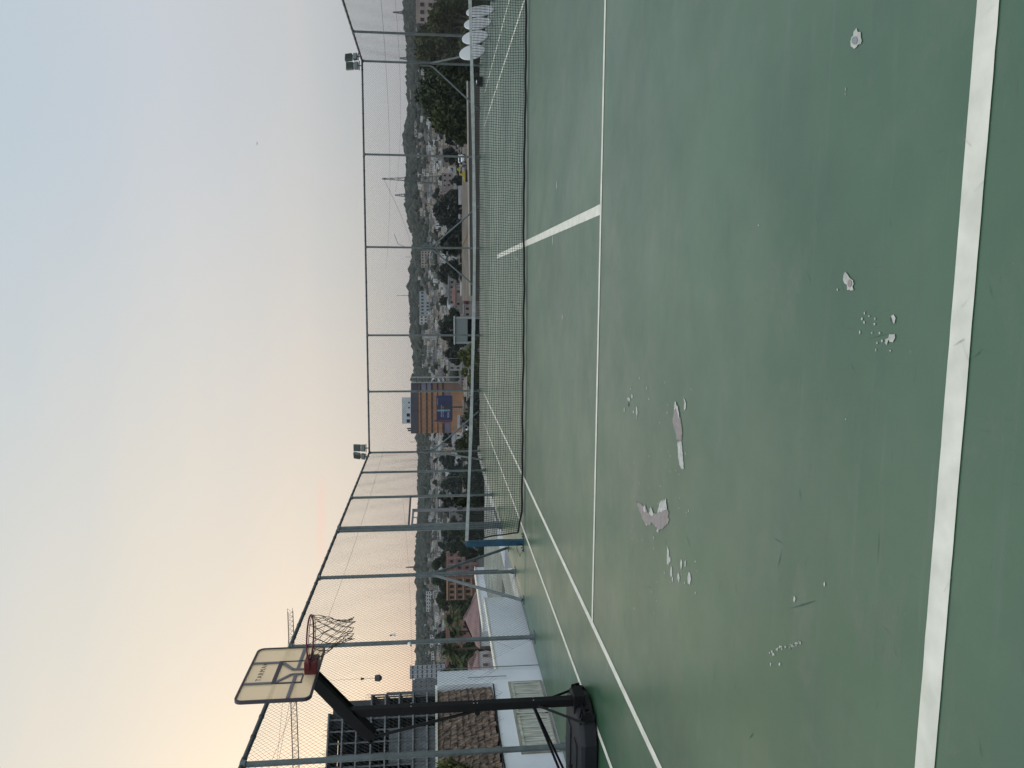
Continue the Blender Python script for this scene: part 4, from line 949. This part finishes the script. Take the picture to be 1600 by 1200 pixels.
block('pink hillside house cluster block at the top of the far ridge', 641, 647, 141, 163, 2350, pink, 2, 4, depth=14)
block('pale far hill block partly hidden by the big tree', 648, 655, 192, 214, None, pink, 3, 4, depth=14)
block('white far block with stepped roof below the ridge near the hoop', 666, 676, 924, 956, None, pale, 3, 6, depth=14)
block('pale clustered far block beside the fence post behind the hoop net', 672, 679, 992, 1012, None, pale, 2, 4, depth=12)
block('pale cream far block between dark trees beyond the left fence', 674, 683, 1018, 1031, None, pale, 3, 3, depth=12)
block('grey stepped tower with pale balconies seen through the fence mesh', 641, 700, 1040, 1061, 480, wallmat('pale2', (.27,.29,.31)), 8, 3, depth=12, wsz=(.75,.3), wm=M_concd)
block('plain grey concrete tower beside the building site', 645, 720, 1062, 1092, 380, wallmat('greytower', (.13,.14,.15)), 9, 4, depth=14, wsz=(.4,.3), wm=M_concd)
# brick apartments at left
t, W, H, dep, vis = block('red brick apartment house with stacked square windows behind the left fence', 699, 747, 862, 903, 265, brick, 4, 4, depth=9, wsz=(.38,.4))
mb = MB()
for k in range(5): mb.box(-W/2-.02, W/2+.02, -.12, -.001, H-k*vis/4-.12, H-k*vis/4+.12)
for k in range(5): mb.box(-W/2+W*k/4-.14, -W/2+W*k/4+.14, -.16, -.121, H-vis, H)
mb.build('string_courses', wallmat('mauvetrim', (.26,.20,.21)), t)
t, W, H, dep, vis = block('orange rendered end bay of the brick apartment house with open balconies', 699, 737, 904, 938, 262, wallmat('ochre', (.26,.15,.09)), 3, 4, depth=9, wsz=(.55,.5), wm=M_hollow)
mb = MB()
for k in range(4): mb.box(-W/2, W/2, -.7, -.001, H-k*vis/3-.18, H-k*vis/3+.05)
mb.build('balconies', wallmat('ochretrim', (.36,.24,.17)), t)
block('brick house with bright windows behind the palms', 699, 731, 955, 1048, 250, brick, 3, 9, depth=9, wsz=(.4,.4), wm=M_hollow)
t, W, H, dep, vis = block('house under a broad pinkish tiled roof beyond the low white wall', 749, 768, 925, 1010, 60, wallmat('housewhite', (.40,.41,.42)), 1, 4, depth=5.5, wsz=(.28,.4), roof='hip', roofm=rooftile)
block('second pinkish roofed house close to the white outbuilding', 748, 768, 1018, 1075, 62, wallmat('housewhite2', (.40,.38,.38)), 1, 4, depth=5, wsz=(.3,.4), roof='hip', roofm=rooftile, wm=mat('brown_panel', (.12,.06,.05)))
# concrete frame building site
cs = empty('construction_building', sight(720, 1160, 165), 'unfinished dark concrete frame building with open floors at the left', 'building'); gz = terr(cs.location.x, cs.location.y); cs.location.z = gz
rzv = -math.atan2(cs.location.x-CAM.x, cs.location.y-CAM.y); cs.rotation_euler.z = rzv; s_ = 165/F
zc = lambda px: sight(px, 1150, 165).z-gz
def lx(py): return (1160-py)*s_*1.10       # right is lower y
slabs = [511, 533, 555, 578, 600, 622, 644, 666, 690, 712, 734]
xr1, xr2 = lx(1118), lx(1098); xl_ = lx(1290)
for i, px in enumerate(slabs):
    xr_ = xr1 if i < 3 else xr2; mb = MB(); mb.box(xl_, xr_, -.3, 16, zc(px)-.28, zc(px)); mb.build('floor_slab', mat('site_slab', (.17,.18,.185), .9, var=.3, scale=1), cs)
mb = MB()
k = xl_
while k < xr2+.1:
    topz = zc(511) if k <= xr1+.1 else zc(578)
    mb.box(k-.28, k+.02, .02, .42, -2, topz-.3); mb.box(k-.28, k+.02, 8, 8.4, -2, topz-.3); k += (xr2-xl_)/14
mb.build('columns', mat('site_column', (.10,.105,.11), .9, var=.3, scale=1), cs)
for (a, b_, c, d_) in ((1103,1136,512,600), (1140,1180,605,688), (1190,1215,520,595), (1182,1230,640,690), (1096,1100,600,690)):
    mb = MB(); mb.box(lx(b_), lx(a), 4 if c < 600 else .5, 4.3 if c < 600 else .8, zc(d_), zc(c)-.3); mb.build('infill_wall', M_concd if c < 600 else mat('site_infill', (.12,.14,.148), .9, var=.2, scale=.6), cs)
for (a, b_, c, d_) in ((1108,1150,513,531), (1110,1170,535,553), (1105,1165,557,576)):
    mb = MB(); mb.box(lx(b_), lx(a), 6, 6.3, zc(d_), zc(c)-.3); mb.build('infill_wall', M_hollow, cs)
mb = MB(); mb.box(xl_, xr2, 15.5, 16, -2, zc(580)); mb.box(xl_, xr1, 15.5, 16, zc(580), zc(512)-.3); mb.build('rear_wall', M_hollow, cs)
mb = MB()
for k in range(22):
    xx = random.uniform(xl_, xr1-.5); z0 = zc(511); mb.bar((xx, random.uniform(0,3), z0), (xx+random.uniform(-.1,.1), 1, z0+random.uniform(.4, 1.4)), .05, .05)
for k in range(14):
    xx = random.uniform(xr1+.2, xr2); mb.bar((xx, .2, zc(578)), (xx, .2, zc(578)+random.uniform(.5,1.2)), .05, .05)
for px in slabs[3:9]:
    for k in range(6):
        xx = random.uniform(xl_, xr2); mb.bar((xx, .1, zc(px)), (xx, .1, zc(px)+1.0), .05, .05)
    mb.bar((xl_, .1, zc(px)+1.0), (xr2, .1, zc(px)+1.0), .04, .04)
mb.build('rebar', M_concd, cs)
# tower crane
cr_ = empty('tower_crane', sight(720, 1196, 190), 'lattice tower crane with long jib above the unfinished building', 'crane'); gz = terr(cr_.location.x, cr_.location.y); cr_.location.z = gz; cr_.rotation_euler.z = R(-31)
inv = Matrix.Translation(cr_.location) @ Matrix.Rotation(R(-31), 4, 'Z'); inv = inv.inverted()
def truss(mb, a, b_, w, n, r=.07):
    a = Vector(a); b_ = Vector(b_); d = (b_-a).normalized(); s = d.cross(Vector((0,0,1)))
    if s.length < .1: s = Vector((1,0,0))
    s.normalize(); t_ = s.cross(d)
    C4 = [s*w/2+t_*w/2, -s*w/2+t_*w/2, -s*w/2-t_*w/2, s*w/2-t_*w/2]
    for c in C4: mb.bar(a+c, b_+c, r*1.4, r*1.4)
    for i in range(n):
        p = a.lerp(b_, i/n); q_ = a.lerp(b_, (i+1)/n)
        for j in range(4):
            mb.bar(p+C4[j], q_+C4[(j+1) % 4], r*.7, r*.7); mb.bar(p+C4[j], p+C4[(j+1) % 4], r*.6, r*.6)
yellowd = mat('crane_paint', (.09,.07,.05), .6, var=.3)
jz = sight(464, 1196, 190).z-gz; mb = MB(); truss(mb, (0,0,-1), (0,0,jz), 1.6, 22, .12); mb.build('mast', yellowd, cr_)
tipW = sight(453.5, 953, 215); tip = inv @ tipW; root = Vector((0, 0, jz))
mb = MB(); truss(mb, root, tip, 1.3, 30, .07); mb.build('jib', yellowd, cr_)
mb = MB(); truss(mb, root, root-(tip-root).normalized()*14, 1.3, 8, .08); mb.build('counter_jib', yellowd, cr_)
mb = MB(); mb.tube([root+Vector((-.8,0,0)), root+Vector((0,0,4.4)), root+Vector((.8,0,0))], .12, 5); mb.build('apex', yellowd, cr_)
mb = MB(); mb.tube([root+Vector((0,0,4.4)), root.lerp(tip, .42)+Vector((0,0,.7))], .04, 4); mb.tube([root+Vector((0,0,4.4)), root.lerp(tip, .8)+Vector((0,0,.7))], .035, 4); mb.tube([root+Vector((0,0,4.4)), root-(tip-root).normalized()*12+Vector((0,0,.6))], .04, 4); mb.build('stay_cable', M_concd, cr_)
mb = MB(); mb.box(-1.2, 1.2, -2.2, -.9, jz-2.6, jz-.4); mb.build('cab', yellowd, cr_)
tt = .515; tr = root.lerp(tip, tt); wl_ = inv @ sight(567, 1072, 203); mb = MB(); zh = sight(566, 1072, 203).z-gz; zb_ = sight(586, 1072, 203).z-gz; zb2 = sight(597, 1072, 203).z-gz
mb.tube([tr, (tr.x, tr.y, zh)], .025, 4); mb.cyl((tr.x,tr.y,zh+.3), (tr.x,tr.y,zh-.5), .35, .2, n=6); mb.tube([(tr.x,tr.y,zh-.5), (tr.x,tr.y,zb_)], .035, 4)
mb.cyl((tr.x,tr.y,zb_), (tr.x,tr.y,zb2+.6), .7, .9, n=10); mb.cyl((tr.x,tr.y,zb2+.6), (tr.x,tr.y,zb2), .9, .35, n=10); mb.build('hook_load', M_concd, cr_)

# lattice pylons
def pylon(py, topx, D, label, w=7):
    b_ = sight(680, py, D); gz = terr(b_.x, b_.y); hh = sight(topx, py, D).z-gz; t = empty('lattice_pylon', (b_.x, b_.y, gz), label, 'pylon', 'lattice power pylons on the far hills'); mb = MB(); r = D*.00042
    def wd_(k): return w*(1-k)**1.3+w*.12
    n = 9
    for i in range(n):
        k0, k1 = i/n, (i+1)/n; a, c = wd_(k0)/2, wd_(k1)/2
        for sx, sy in ((-1,-1), (1,-1), (1,1), (-1,1)):
            mb.bar((sx*a,sy*a,hh*k0), (sx*c,sy*c,hh*k1), r, r)
        mb.bar((-a,-a,hh*k0), (c,-c,hh*k1), r*.6, r*.6); mb.bar((a,-a,hh*k0), (-c,-c,hh*k1), r*.6, r*.6)
    mb.build('tower', M_concd, t)
    for k in (.62, .74, .86, .96):
        m2_ = MB(); m2_.bar((-w*.55*(1.3-k),0,hh*k), (w*.55*(1.3-k),0,hh*k), r*.9, r*.9); m2_.build('cross_arm', M_concd, t)
    return t
pylon(281, 597, 1000, 'tallest lattice pylon rising above the wooded ridge behind the second fence bay', 9)
pylon(306, 617, 2300, 'smaller lattice pylon just left of the tallest one on the ridge', 14)
pylon(22, 614, 1900, 'lattice pylon on the ridge at the top edge of the photo', 12)
pylon(93, 625, 1900, 'short lattice pylon on the ridge behind the corner floodlights', 14)
pylon(885, 634, 1500, 'slender lattice mast in front of the ridge beyond the left fence', 6)
def mast(py, x0, D, label):
    b_ = sight(680, py, D); gz = terr(b_.x, b_.y); hh = sight(x0, py, D).z-gz; mb = MB(); mb.cyl((0,0,-1), (0,0,hh), D*.0004, D*.0002, n=5); mb.bar((-D*.001,0,hh*.93), (D*.001,0,hh*.93), D*.0003, D*.0003)
    o_ = mb.build('radio_mast', M_concd); o_.location = (b_.x, b_.y, gz); tag(o_, label, 'mast')
mast(462, 620, 2400, 'thin radio mast on the ridge above the grey slab block'); mast(493, 637, 2300, 'short radio mast on the ridge beside the slab block'); mast(228, 627, 2300, 'thin mast on the hilltop behind the second fence bay'); mast(690, 640, 1500, 'thin mast on the slope below the far corner floodlights'); mast(402, 634, 2300, 'thin mast on the ridge just past the middle post')

# street lamp, barrier, digger, vehicles
def car(py, px, D, L_, W_, H_, m, label, rz, name='parked_car', van=False):
    b_ = sight(px, py, D); t = empty(name, b_, label, 'car' if not van else 'van'); t.rotation_euler.z = rz
    s = L_/2; mb = MB(); pr = [(-s,.3), (-s,H_*.5), (-s*.9,H_*.56), (-s*.62,H_*.6), (-s*.38,H_), (s*.42,H_), (s*.75,H_*.6), (s*.97,H_*.52), (s,.3)] if not van else [(-s,.3), (-s,H_*.95), (-s*.96,H_), (s*.55,H_), (s*.8,H_*.6), (s,H_*.5), (s,.3)]
    mb.prism([(x, -W_/2, z) for x, z in pr], (0, W_, 0)); mb.build('body', m, t, bevel=.05)
    z0, z1 = H_*.62, H_*.92
    for sy in (-1, 1): mb = MB(); mb.box(-s*.42, s*.5, sy*(W_/2+.01)-.01, sy*(W_/2+.01)+.01, z0, z1); mb.build('window', M_glass, t)
    mb = MB(); mb.bar((-s*.60, 0, H_*.64), (-s*.42, 0, H_*.93), W_*.8, .06) if not van else mb.box(-s-.02, -s+.01, -W_*.38, W_*.38, H_*.55, H_*.85); mb.build('rear_window', M_glass, t)
    for wx in (-s*.62, s*.62):
        for sy in (-1, 1): mb = MB(); mb.cyl((wx, sy*W_/2-.1, .32), (wx, sy*W_/2+.1, .32), .32, n=14); mb.build('wheel', M_black, t)
    # ground pad so that the vehicle stands on the slope
    return t
def lift(D, px, py): return terr(sight(px, py, D).x, sight(px, py, D).y)
def onground(t): t.location.z = terr(t.location.x, t.location.y)+.0
# a terrace carrying the road beyond the fence
def terrace(y0, y1, D0_, D1_, px, m, name):
    A = [sight(px, y0, D0_), sight(px, y1, D0_), sight(px, y1, D1_), sight(px, y0, D1_)]; z = A[0].z
    mb = MB(); mb.prism([(p.x, p.y, z-8) for p in A], (0, 0, 8)); o_ = mb.build(name, m); tag(o_, kind='structure'); return z
earth = mat('bare_earth', (.075,.058,.043), .95, var=.4, scale=.25, rgb2=(.14,.112,.088), detail=9); scrub = mat('scrub', (.045,.055,.034), .95, var=.4, scale=.12, rgb2=(.085,.085,.055), detail=10)
zt = terrace(185, 470, 150, 205, 739, earth, 'open_ground')
car_z = zt
def onter(t): t.location.z = zt
c1 = car(248, 720, 185, 4.4, 1.8, 1.6, M_plasticwhite, 'white car parked on the brown ground beyond the far fence', R(78), van=False); onter(c1)
c2 = car(262, 726, 178, 4.3, 1.8, 1.5, mat('silver_paint', (.25,.26,.27), .35, .3), 'silver car parked beside the white car on the brown ground', R(65)); onter(c2)
c3 = car(467, 745, 80, 5.0, 2.0, 2.6, mat('red_vehicle', (.14,.012,.012), .5), 'dark red van parked below the far fence, seen through the net', R(97), 'parked_van', True); onground(c3)
c4 = car(677, 735, 230, 3.6, 1.8, 1.9, M_plasticwhite, 'white van parked below the billboard behind the far fence', R(-10), 'parked_van', True); onground(c4); c4.location.z = sight(736, 677, 230).z-.3
mb = MB(); p4 = sight(736, 677, 230); mb.box(p4.x-12, p4.x+12, p4.y-5, p4.y+14, p4.z-9, p4.z-.3); tag(mb.build('parking_ground', earth), kind='structure')
ex = empty('excavator', sight(733, 275, 170), 'yellow excavator working on the brown ground beyond the far fence', 'excavator'); ex.location.z = zt; ex.rotation_euler.z = R(30); ex.scale = (.62, .62, .62)
ym = mat('digger_yellow', (.32,.26,.02), .5, var=.2)
mb = MB(); mb.box(-1.5, 1.3, -1.1, 1.1, .9, 1.7); mb.build('house_deck', ym, ex, bevel=.08); mb = MB(); mb.box(0, 1.2, -1.05, -.1, 1.7, 3.0); mb.build('cab', ym, ex, bevel=.06); mb = MB(); mb.box(.2, 1.22, -1.07, -.2, 2.1, 2.8); mb.build('cab_window', M_glass, ex)
mb = MB(); mb.bar((1.2,.2,1.6), (3.0,.2,3.6), .3, .4); mb.bar((3.0,.2,3.6), (4.4,.2,1.8), .28, .34); mb.build('boom', ym, ex); mb = MB(); mb.prism([(4.2,-.2,1.9), (4.8,-.2,1.6), (4.5,-.2,.9), (4.0,-.2,1.1)], (0,.8,0)); mb.build('bucket', M_concd, ex)
for s in (-1, 1): mb = MB(); mb.box(-1.7, 1.7, s*1.05-.25, s*1.05+.25, 0, .8); mb.build('track', M_black, ex, bevel=.2)
bp_ = MB(); a = sight(722, 387, 160); b_ = sight(735, 357, 160); bp_.bar(a, b_, .25, .25); bp_.bar(b_, (b_.x, b_.y, zt-.1), .2, .2); bp_.bar(a, (a.x, a.y, zt-.1), .2, .2); tag(bp_.build('pipe_rail', mat('rail_yellow', (.22,.15,.05), .6)), 'long sloping yellow pipe rail on the open ground near the middle fence post', 'rail')
# compound wall with pale coping just beyond the far fence
cwall = empty('compound_wall', sight(740, 300, 44), 'long dark compound wall with pale coping beyond the far fence', 'wall'); gz0 = terr(cwall.location.x, cwall.location.y); cwall.location.z = gz0
A = sight(731, 128, 46)-cwall.location; B = sight(735, 462, 43)-cwall.location; mb = MB(); mb.bar(A-Vector((0,0,1.5)), B-Vector((0,0,1.5)), .2, 3.0); mb.build('wall_body', wallmat('brownwall', (.085,.08,.065)), cwall); mb = MB(); mb.bar(A+Vector((0,0,.03)), B+Vector((0,0,.03)), .3, .07); mb.build('coping', mat('coping_pale', (.38,.36,.32), .8), cwall)
# far street wall and small lamps
sw = MB(); a = sight(708.5, 262, 420); b_ = sight(710, 345, 420); sw.bar(a-Vector((0,0,.7)), b_-Vector((0,0,.7)), .4, 1.6); tag(sw.build('street_wall', wallmat('pale3', (.34,.35,.33))), 'long pale street wall across the middle of the valley', 'wall')
gp = MB(); a = sight(701, 261, 420); b_ = sight(713, 261, 420); gp.bar(a, b_, .7, .7); tag(gp.build('gate_pillar', wallmat('sand', (.36,.31,.24))), 'sandy pillar at the end of the long pale street wall', 'pillar')
def lamp(py, D, x0, label, arm=1.2):
    b_ = sight(720, py, D); gz = terr(b_.x, b_.y); hh = sight(x0, py, D).z-gz; t = empty('street_lamp', (b_.x, b_.y, gz), label, 'street lamp', 'street lamps in the valley')
    mb = MB(); mb.tube([(0,0,-.5), (0,0,hh*.85), (arm*.3,0,hh*.96), (arm,0,hh)], .09, 6); mb.build('pole', M_conc, t); mb = MB(); mb.box(arm-.1, arm+.6, -.15, .15, hh-.08, hh+.08); mb.build('lamp_head', M_conc, t)
lamp(388, 260, 617, 'tall curved street lamp rising beside the middle fence post', 4); lamp(560, 300, 690, 'street lamp beside the bright green shrubs'); lamp(745, 300, 690, 'street lamp below the far corner'); lamp(640, 280, 708, 'short street lamp under the billboard')

# hundreds of small houses: individuals, low detail
def house_mesh(k, wallc, roofc, floors, kind):
    w, d_, hh = random.uniform(8, 15), random.uniform(7, 10), 3.1*floors; mb = MB(); mb.box(-w/2, w/2, -d_/2, d_/2, -3, hh, 0)
    if kind == 'hip': rh = 2.0; mb.add([(-w/2-.5,-d_/2-.5,hh), (w/2+.5,-d_/2-.5,hh), (w/2+.5,d_/2+.5,hh), (-w/2-.5,d_/2+.5,hh), (-w/4,0,hh+rh), (w/4,0,hh+rh)], [(0,1,5,4), (1,2,5), (2,3,4,5), (3,0,4), (3,2,1,0)], 1)
    elif kind == 'gable': mb.add([(-w/2-.5,-d_/2-.5,hh), (w/2+.5,-d_/2-.5,hh), (w/2+.5,d_/2+.5,hh), (-w/2-.5,d_/2+.5,hh), (-w/2-.5,0,hh+1.6), (w/2+.5,0,hh+1.6)], [(0,1,5,4), (1,2,5), (2,3,4,5), (3,0,4), (3,2,1,0)], 1)
    else:
        mb.box(-w/2-.2, w/2+.2, -d_/2-.2, d_/2+.2, hh+.003, hh+.35, 1); mb.box(-w*.3, -w*.05, -1, 1.5, hh+.35, hh+1.7, 0)
    n = int(w/2.6)
    for f in range(floors):
        for i in range(n):
            cx = -w/2+(i+.5)*w/n
            if random.random() < .85:
                for s in (-1, 1): mb.box(cx-.55, cx+.55, s*(d_/2)-.08, s*(d_/2)+.08, f*3.1+.9, f*3.1+2.3, 2)
        for s in (-1, 1):
            for cy in (-d_/4, d_/4): mb.box(s*w/2-.08, s*w/2+.08, cy-.5, cy+.5, f*3.1+.9, f*3.1+2.3, 2)
    me = bpy.data.meshes.new('house'); me.from_pydata(mb.v, [], mb.f)
    for m in (wallc, roofc, M_hollow): me.materials.append(m)
    me.polygons.foreach_set('material_index', mb.m); me.update(); return me
HW = [('pale', (.34,.34,.33)), ('cream', (.33,.29,.235)), ('grey', (.16,.165,.165)), ('pinkish', (.22,.18,.17)), ('white', (.48,.48,.47)), ('tan', (.20,.165,.13))]
HR = [('red', roofred), ('grey', roofgrey), ('rusty', rooftan)]
protos = []
for wn_, wc in HW:
    for k in range(4):
        rn_, rm_ = HR[(k+len(protos)) % 3]; kind = ('hip', 'flat', 'gable', 'flat')[k]; fl = (1, 2, 2, 3)[k]
        protos.append((house_mesh(k, wallmat('h_'+wn_, wc), rm_ if kind != 'flat' else roofgrey, fl, kind), wn_, 'flat' if kind == 'flat' else rn_, fl))
ids = [(random.uniform(-10, 1210), 420*(1900/420)**random.random()) for _ in range(900)]
placed = []; cnt = 0
for py, D in ids:
    if cnt >= 230: break
    az = az_of(py)
    cl = math.sin(az*37)+math.sin(D*.011+az*9)+math.sin(D*.023)
    if cl > 1.0 and random.random() < .6: continue
    x = CAM.x+D*math.sin(az); y = CAM.y+D*math.cos(az)
    if any((x-a)**2+(y-b_)**2 < 150 for a, b_ in placed): continue
    if D < 470 and 560 < py < 700: continue
    placed.append((x, y)); me, wn_, rn_, fl = random.choice(protos)
    o_ = link('hillside_house', me); o_.location = (x, y, terr(x, y)+.5); o_.rotation_euler.z = -az+random.choice((0, .3, -.35, 1.57, .8)); cnt += 1
    s_ = random.uniform(.85, 1.25); o_.scale = (s_, s_, s_)
    tag(o_, f"small {wn_} house of {('one storey','two storeys','three storeys')[fl-1]} with a {rn_} roof in the hillside town", 'house', f'{wn_} {rn_} roofed {fl} storey houses of the far town')
for k in range(60):
    py = random.choice((random.uniform(215, 500), random.uniform(590, 760), random.uniform(770, 850))); D = random.uniform(215, 400); az = az_of(py)
    x = CAM.x+D*math.sin(az); y = CAM.y+D*math.cos(az)
    if any((x-a)**2+(y-b_)**2 < 110 for a, b_ in placed): continue
    placed.append((x, y)); me, wn_, rn_, fl = random.choice([p for p in protos if p[3] <= 2 and p[1] not in ('white', 'pale') and p[2] != 'red'])
    o_ = link('hillside_house', me); o_.location = (x, y, terr(x, y)+.2); o_.rotation_euler.z = -az+random.uniform(-.6, .6); s_ = random.uniform(.45, .7); o_.scale = (s_, s_, s_)
    tag(o_, f"small {wn_} house of {('one storey','two storeys','three storeys')[fl-1]} with a {rn_} roof in the hillside town", 'house', f'{wn_} {rn_} roofed {fl} storey houses of the far town')
# the rest of the town as one mass
def far_town():
    V = []; Fc = []; MI = []; base = [(0,1,3,2), (4,6,7,5), (0,4,5,1), (2,3,7,6), (0,2,6,4), (1,5,7,3)]
    for i in range(5200):
        a = rng.uniform(R(-37), R(22)); D = 620*(2150/620)**rng.random(); cl = math.sin(a*37)+math.sin(D*.011+a*9)+math.sin(D*.023)
        if cl > .7 or (D > 1800 and rng.random() < .6): continue
        x = CAM.x+D*math.sin(a); y = CAM.y+D*math.cos(a); z = terr(x, y); w, d_, hh = rng.uniform(2.5, 7), rng.uniform(2.5, 5), rng.uniform(2.6, 8.5); th = -a+rng.normal()*.5; c, s = math.cos(th), math.sin(th); k = len(V)
        for sx in (-1, 1):
            for sy in (-1, 1):
                for zz_ in (-3, hh): V.append((x+c*sx*w-s*sy*d_, y+s*sx*w+c*sy*d_, z+zz_))
        m = int(rng.choice(5, p=[.22,.2,.28,.12,.18]))
        Fc += [tuple(q_+k for q_ in f) for f in base]; MI += [m, m, m, m, m, 5+int(rng.integers(0, 3))]
        # dark openings on the near side
        n = int(w/1.6)
        for f in range(max(1, int(hh/3))):
            for j in range(n):
                if rng.random() < .3: continue
                k = len(V); cx = -w+(j+.5)*2*w/n; zz0 = z+f*3+1
                for dx in (-.5, .5):
                    for dz in (0, 1.4): V.append((x+c*(cx+dx)-s*(-d_-.06), y+s*(cx+dx)+c*(-d_-.06), zz0+dz))
                Fc.append((k, k+1, k+3, k+2)); MI.append(8)
    me = bpy.data.meshes.new('far_town'); me.from_pydata(V, [], Fc)
    for nme, c in HW[:5]: me.materials.append(MATS['wall_h_'+nme])
    for m in (roofred, roofgrey, rooftan, M_hollow): me.materials.append(m)
    me.polygons.foreach_set('material_index', MI); me.update(); tag(link('far_town', me), 'dense mass of small far houses covering the valley slopes', 'town', kind='stuff')
far_town()
# scattered individual trees in the town
TM = [make_tree(9, 8, 22, 700, .9, M_leafC, 60+k, .15)[0] for k in range(4)]
TB = MB(); TB.tube([(0,0,-1), (0,0,4)], [.4,.25], 6); tb0 = TB.build('trunk', M_bark); tbm = tb0.data; bpy.data.objects.remove(tb0)
for k in range(170):
    py = random.uniform(-10, 1190); D = random.uniform(260, 1300); az = az_of(py); x = CAM.x+D*math.sin(az); y = CAM.y+D*math.cos(az)
    if D < 480 and 570 < py < 700: continue
    s_ = random.uniform(.7, 1.5)
    if terr(x, y)+9*s_ > 6 and D < 900: s_ *= .6
    t = bpy.data.objects.new('valley_tree', None); col.objects.link(t); t.location = (x, y, terr(x, y)); t.rotation_euler.z = random.uniform(0, 6); t.scale = (s_, s_, s_)
    tag(t, 'dark rounded tree among the roofs of the valley town', 'tree', 'trees among the valley houses'); link('crown', TM[k % 4], t); link('trunk', tbm, t)

for k in range(90):
    py = random.uniform(190, 850); D = random.uniform(120, 330); az = az_of(py); x = CAM.x+D*math.sin(az); y = CAM.y+D*math.cos(az); g_ = terr(x, y)
    if abs(py-516) < 40 or (D < 215 and 180 < py < 475): continue
    s_ = random.uniform(.25, .5)
    t = bpy.data.objects.new('shrub', None); col.objects.link(t); t.location = (x, y, g_); t.rotation_euler.z = random.uniform(0, 6); t.scale = (s_*1.3, s_*1.3, s_)
    tag(t, 'small dark bush on the slope just below the far fence', 'bush', 'bushes on the slope below the court'); link('crown', TM[k % 4], t); link('trunk', tbm, t)

# overhead cables
def cable(p, q_, sag, label, r=.012):
    mb = MB(); p = Vector(p); q_ = Vector(q_); pts = []
    for i in range(41):
        s = i/40; v = p.lerp(q_, s); v.z -= sag*4*s*(1-s); pts.append(v)
    mb.tube(pts, r, 4); o_ = mb.build('overhead_cable', M_rail); tag(o_, label, 'cable', None)
cable(sight(395, 1260, 60), sight(600, 700, 95), .6, 'thin overhead cable sloping across the sky behind the hoop net')
cable(sight(642, 1260, 60), sight(628, 770, 95), .5, 'thin level overhead cable just above the left ridge line', .01)
cable(sight(590, -60, 90), sight(603, 420, 150), 1.0, 'thin overhead cable crossing the sky above the big tree', .02)
cable(sight(612, -60, 95), sight(618, 300, 160), 1.0, 'lower thin overhead cable crossing above the ridge by the corner', .02)
cable(sight(600, 281, 1000), sight(650, 440, 1700), 12, 'long power line dipping away from the tallest pylon', .22)
# bird
bd = MB(); c = sight(402, 224, 60); rgt = RT
for s in (-1, 1): bd.add([c+rgt*s*.0, c+rgt*s*.09+Vector((0,0,.05)), c+rgt*s*.16+Vector((0,0,.0)), c+rgt*s*.08+Vector((0,0,.015))], [(0,1,2,3)])
bd.tube([c-FW*.08, c+Vector((0,0,-.005)), c+FW*.09], [.006,.025,.006], 6); tag(bd.build('bird', M_black), 'tiny dark bird flying alone in the open sky', 'bird')

# ------------------------------------------------------------------ haze
mb = MB(); mb.box(-3600, 3600, -3000, 3400, -60, 190)
hm = bpy.data.materials.new('haze_air'); hm.use_nodes = True; N = hm.node_tree.nodes; N.clear(); o_ = N.new('ShaderNodeOutputMaterial'); v = N.new('ShaderNodeVolumePrincipled')
v.inputs['Color'].default_value = (.80,.86,.92,1); v.inputs['Density'].default_value = 0.000022; hm.node_tree.links.new(v.outputs[0], o_.inputs['Volume'])
hz_ = mb.build('haze', hm); tag(hz_, kind='stuff')
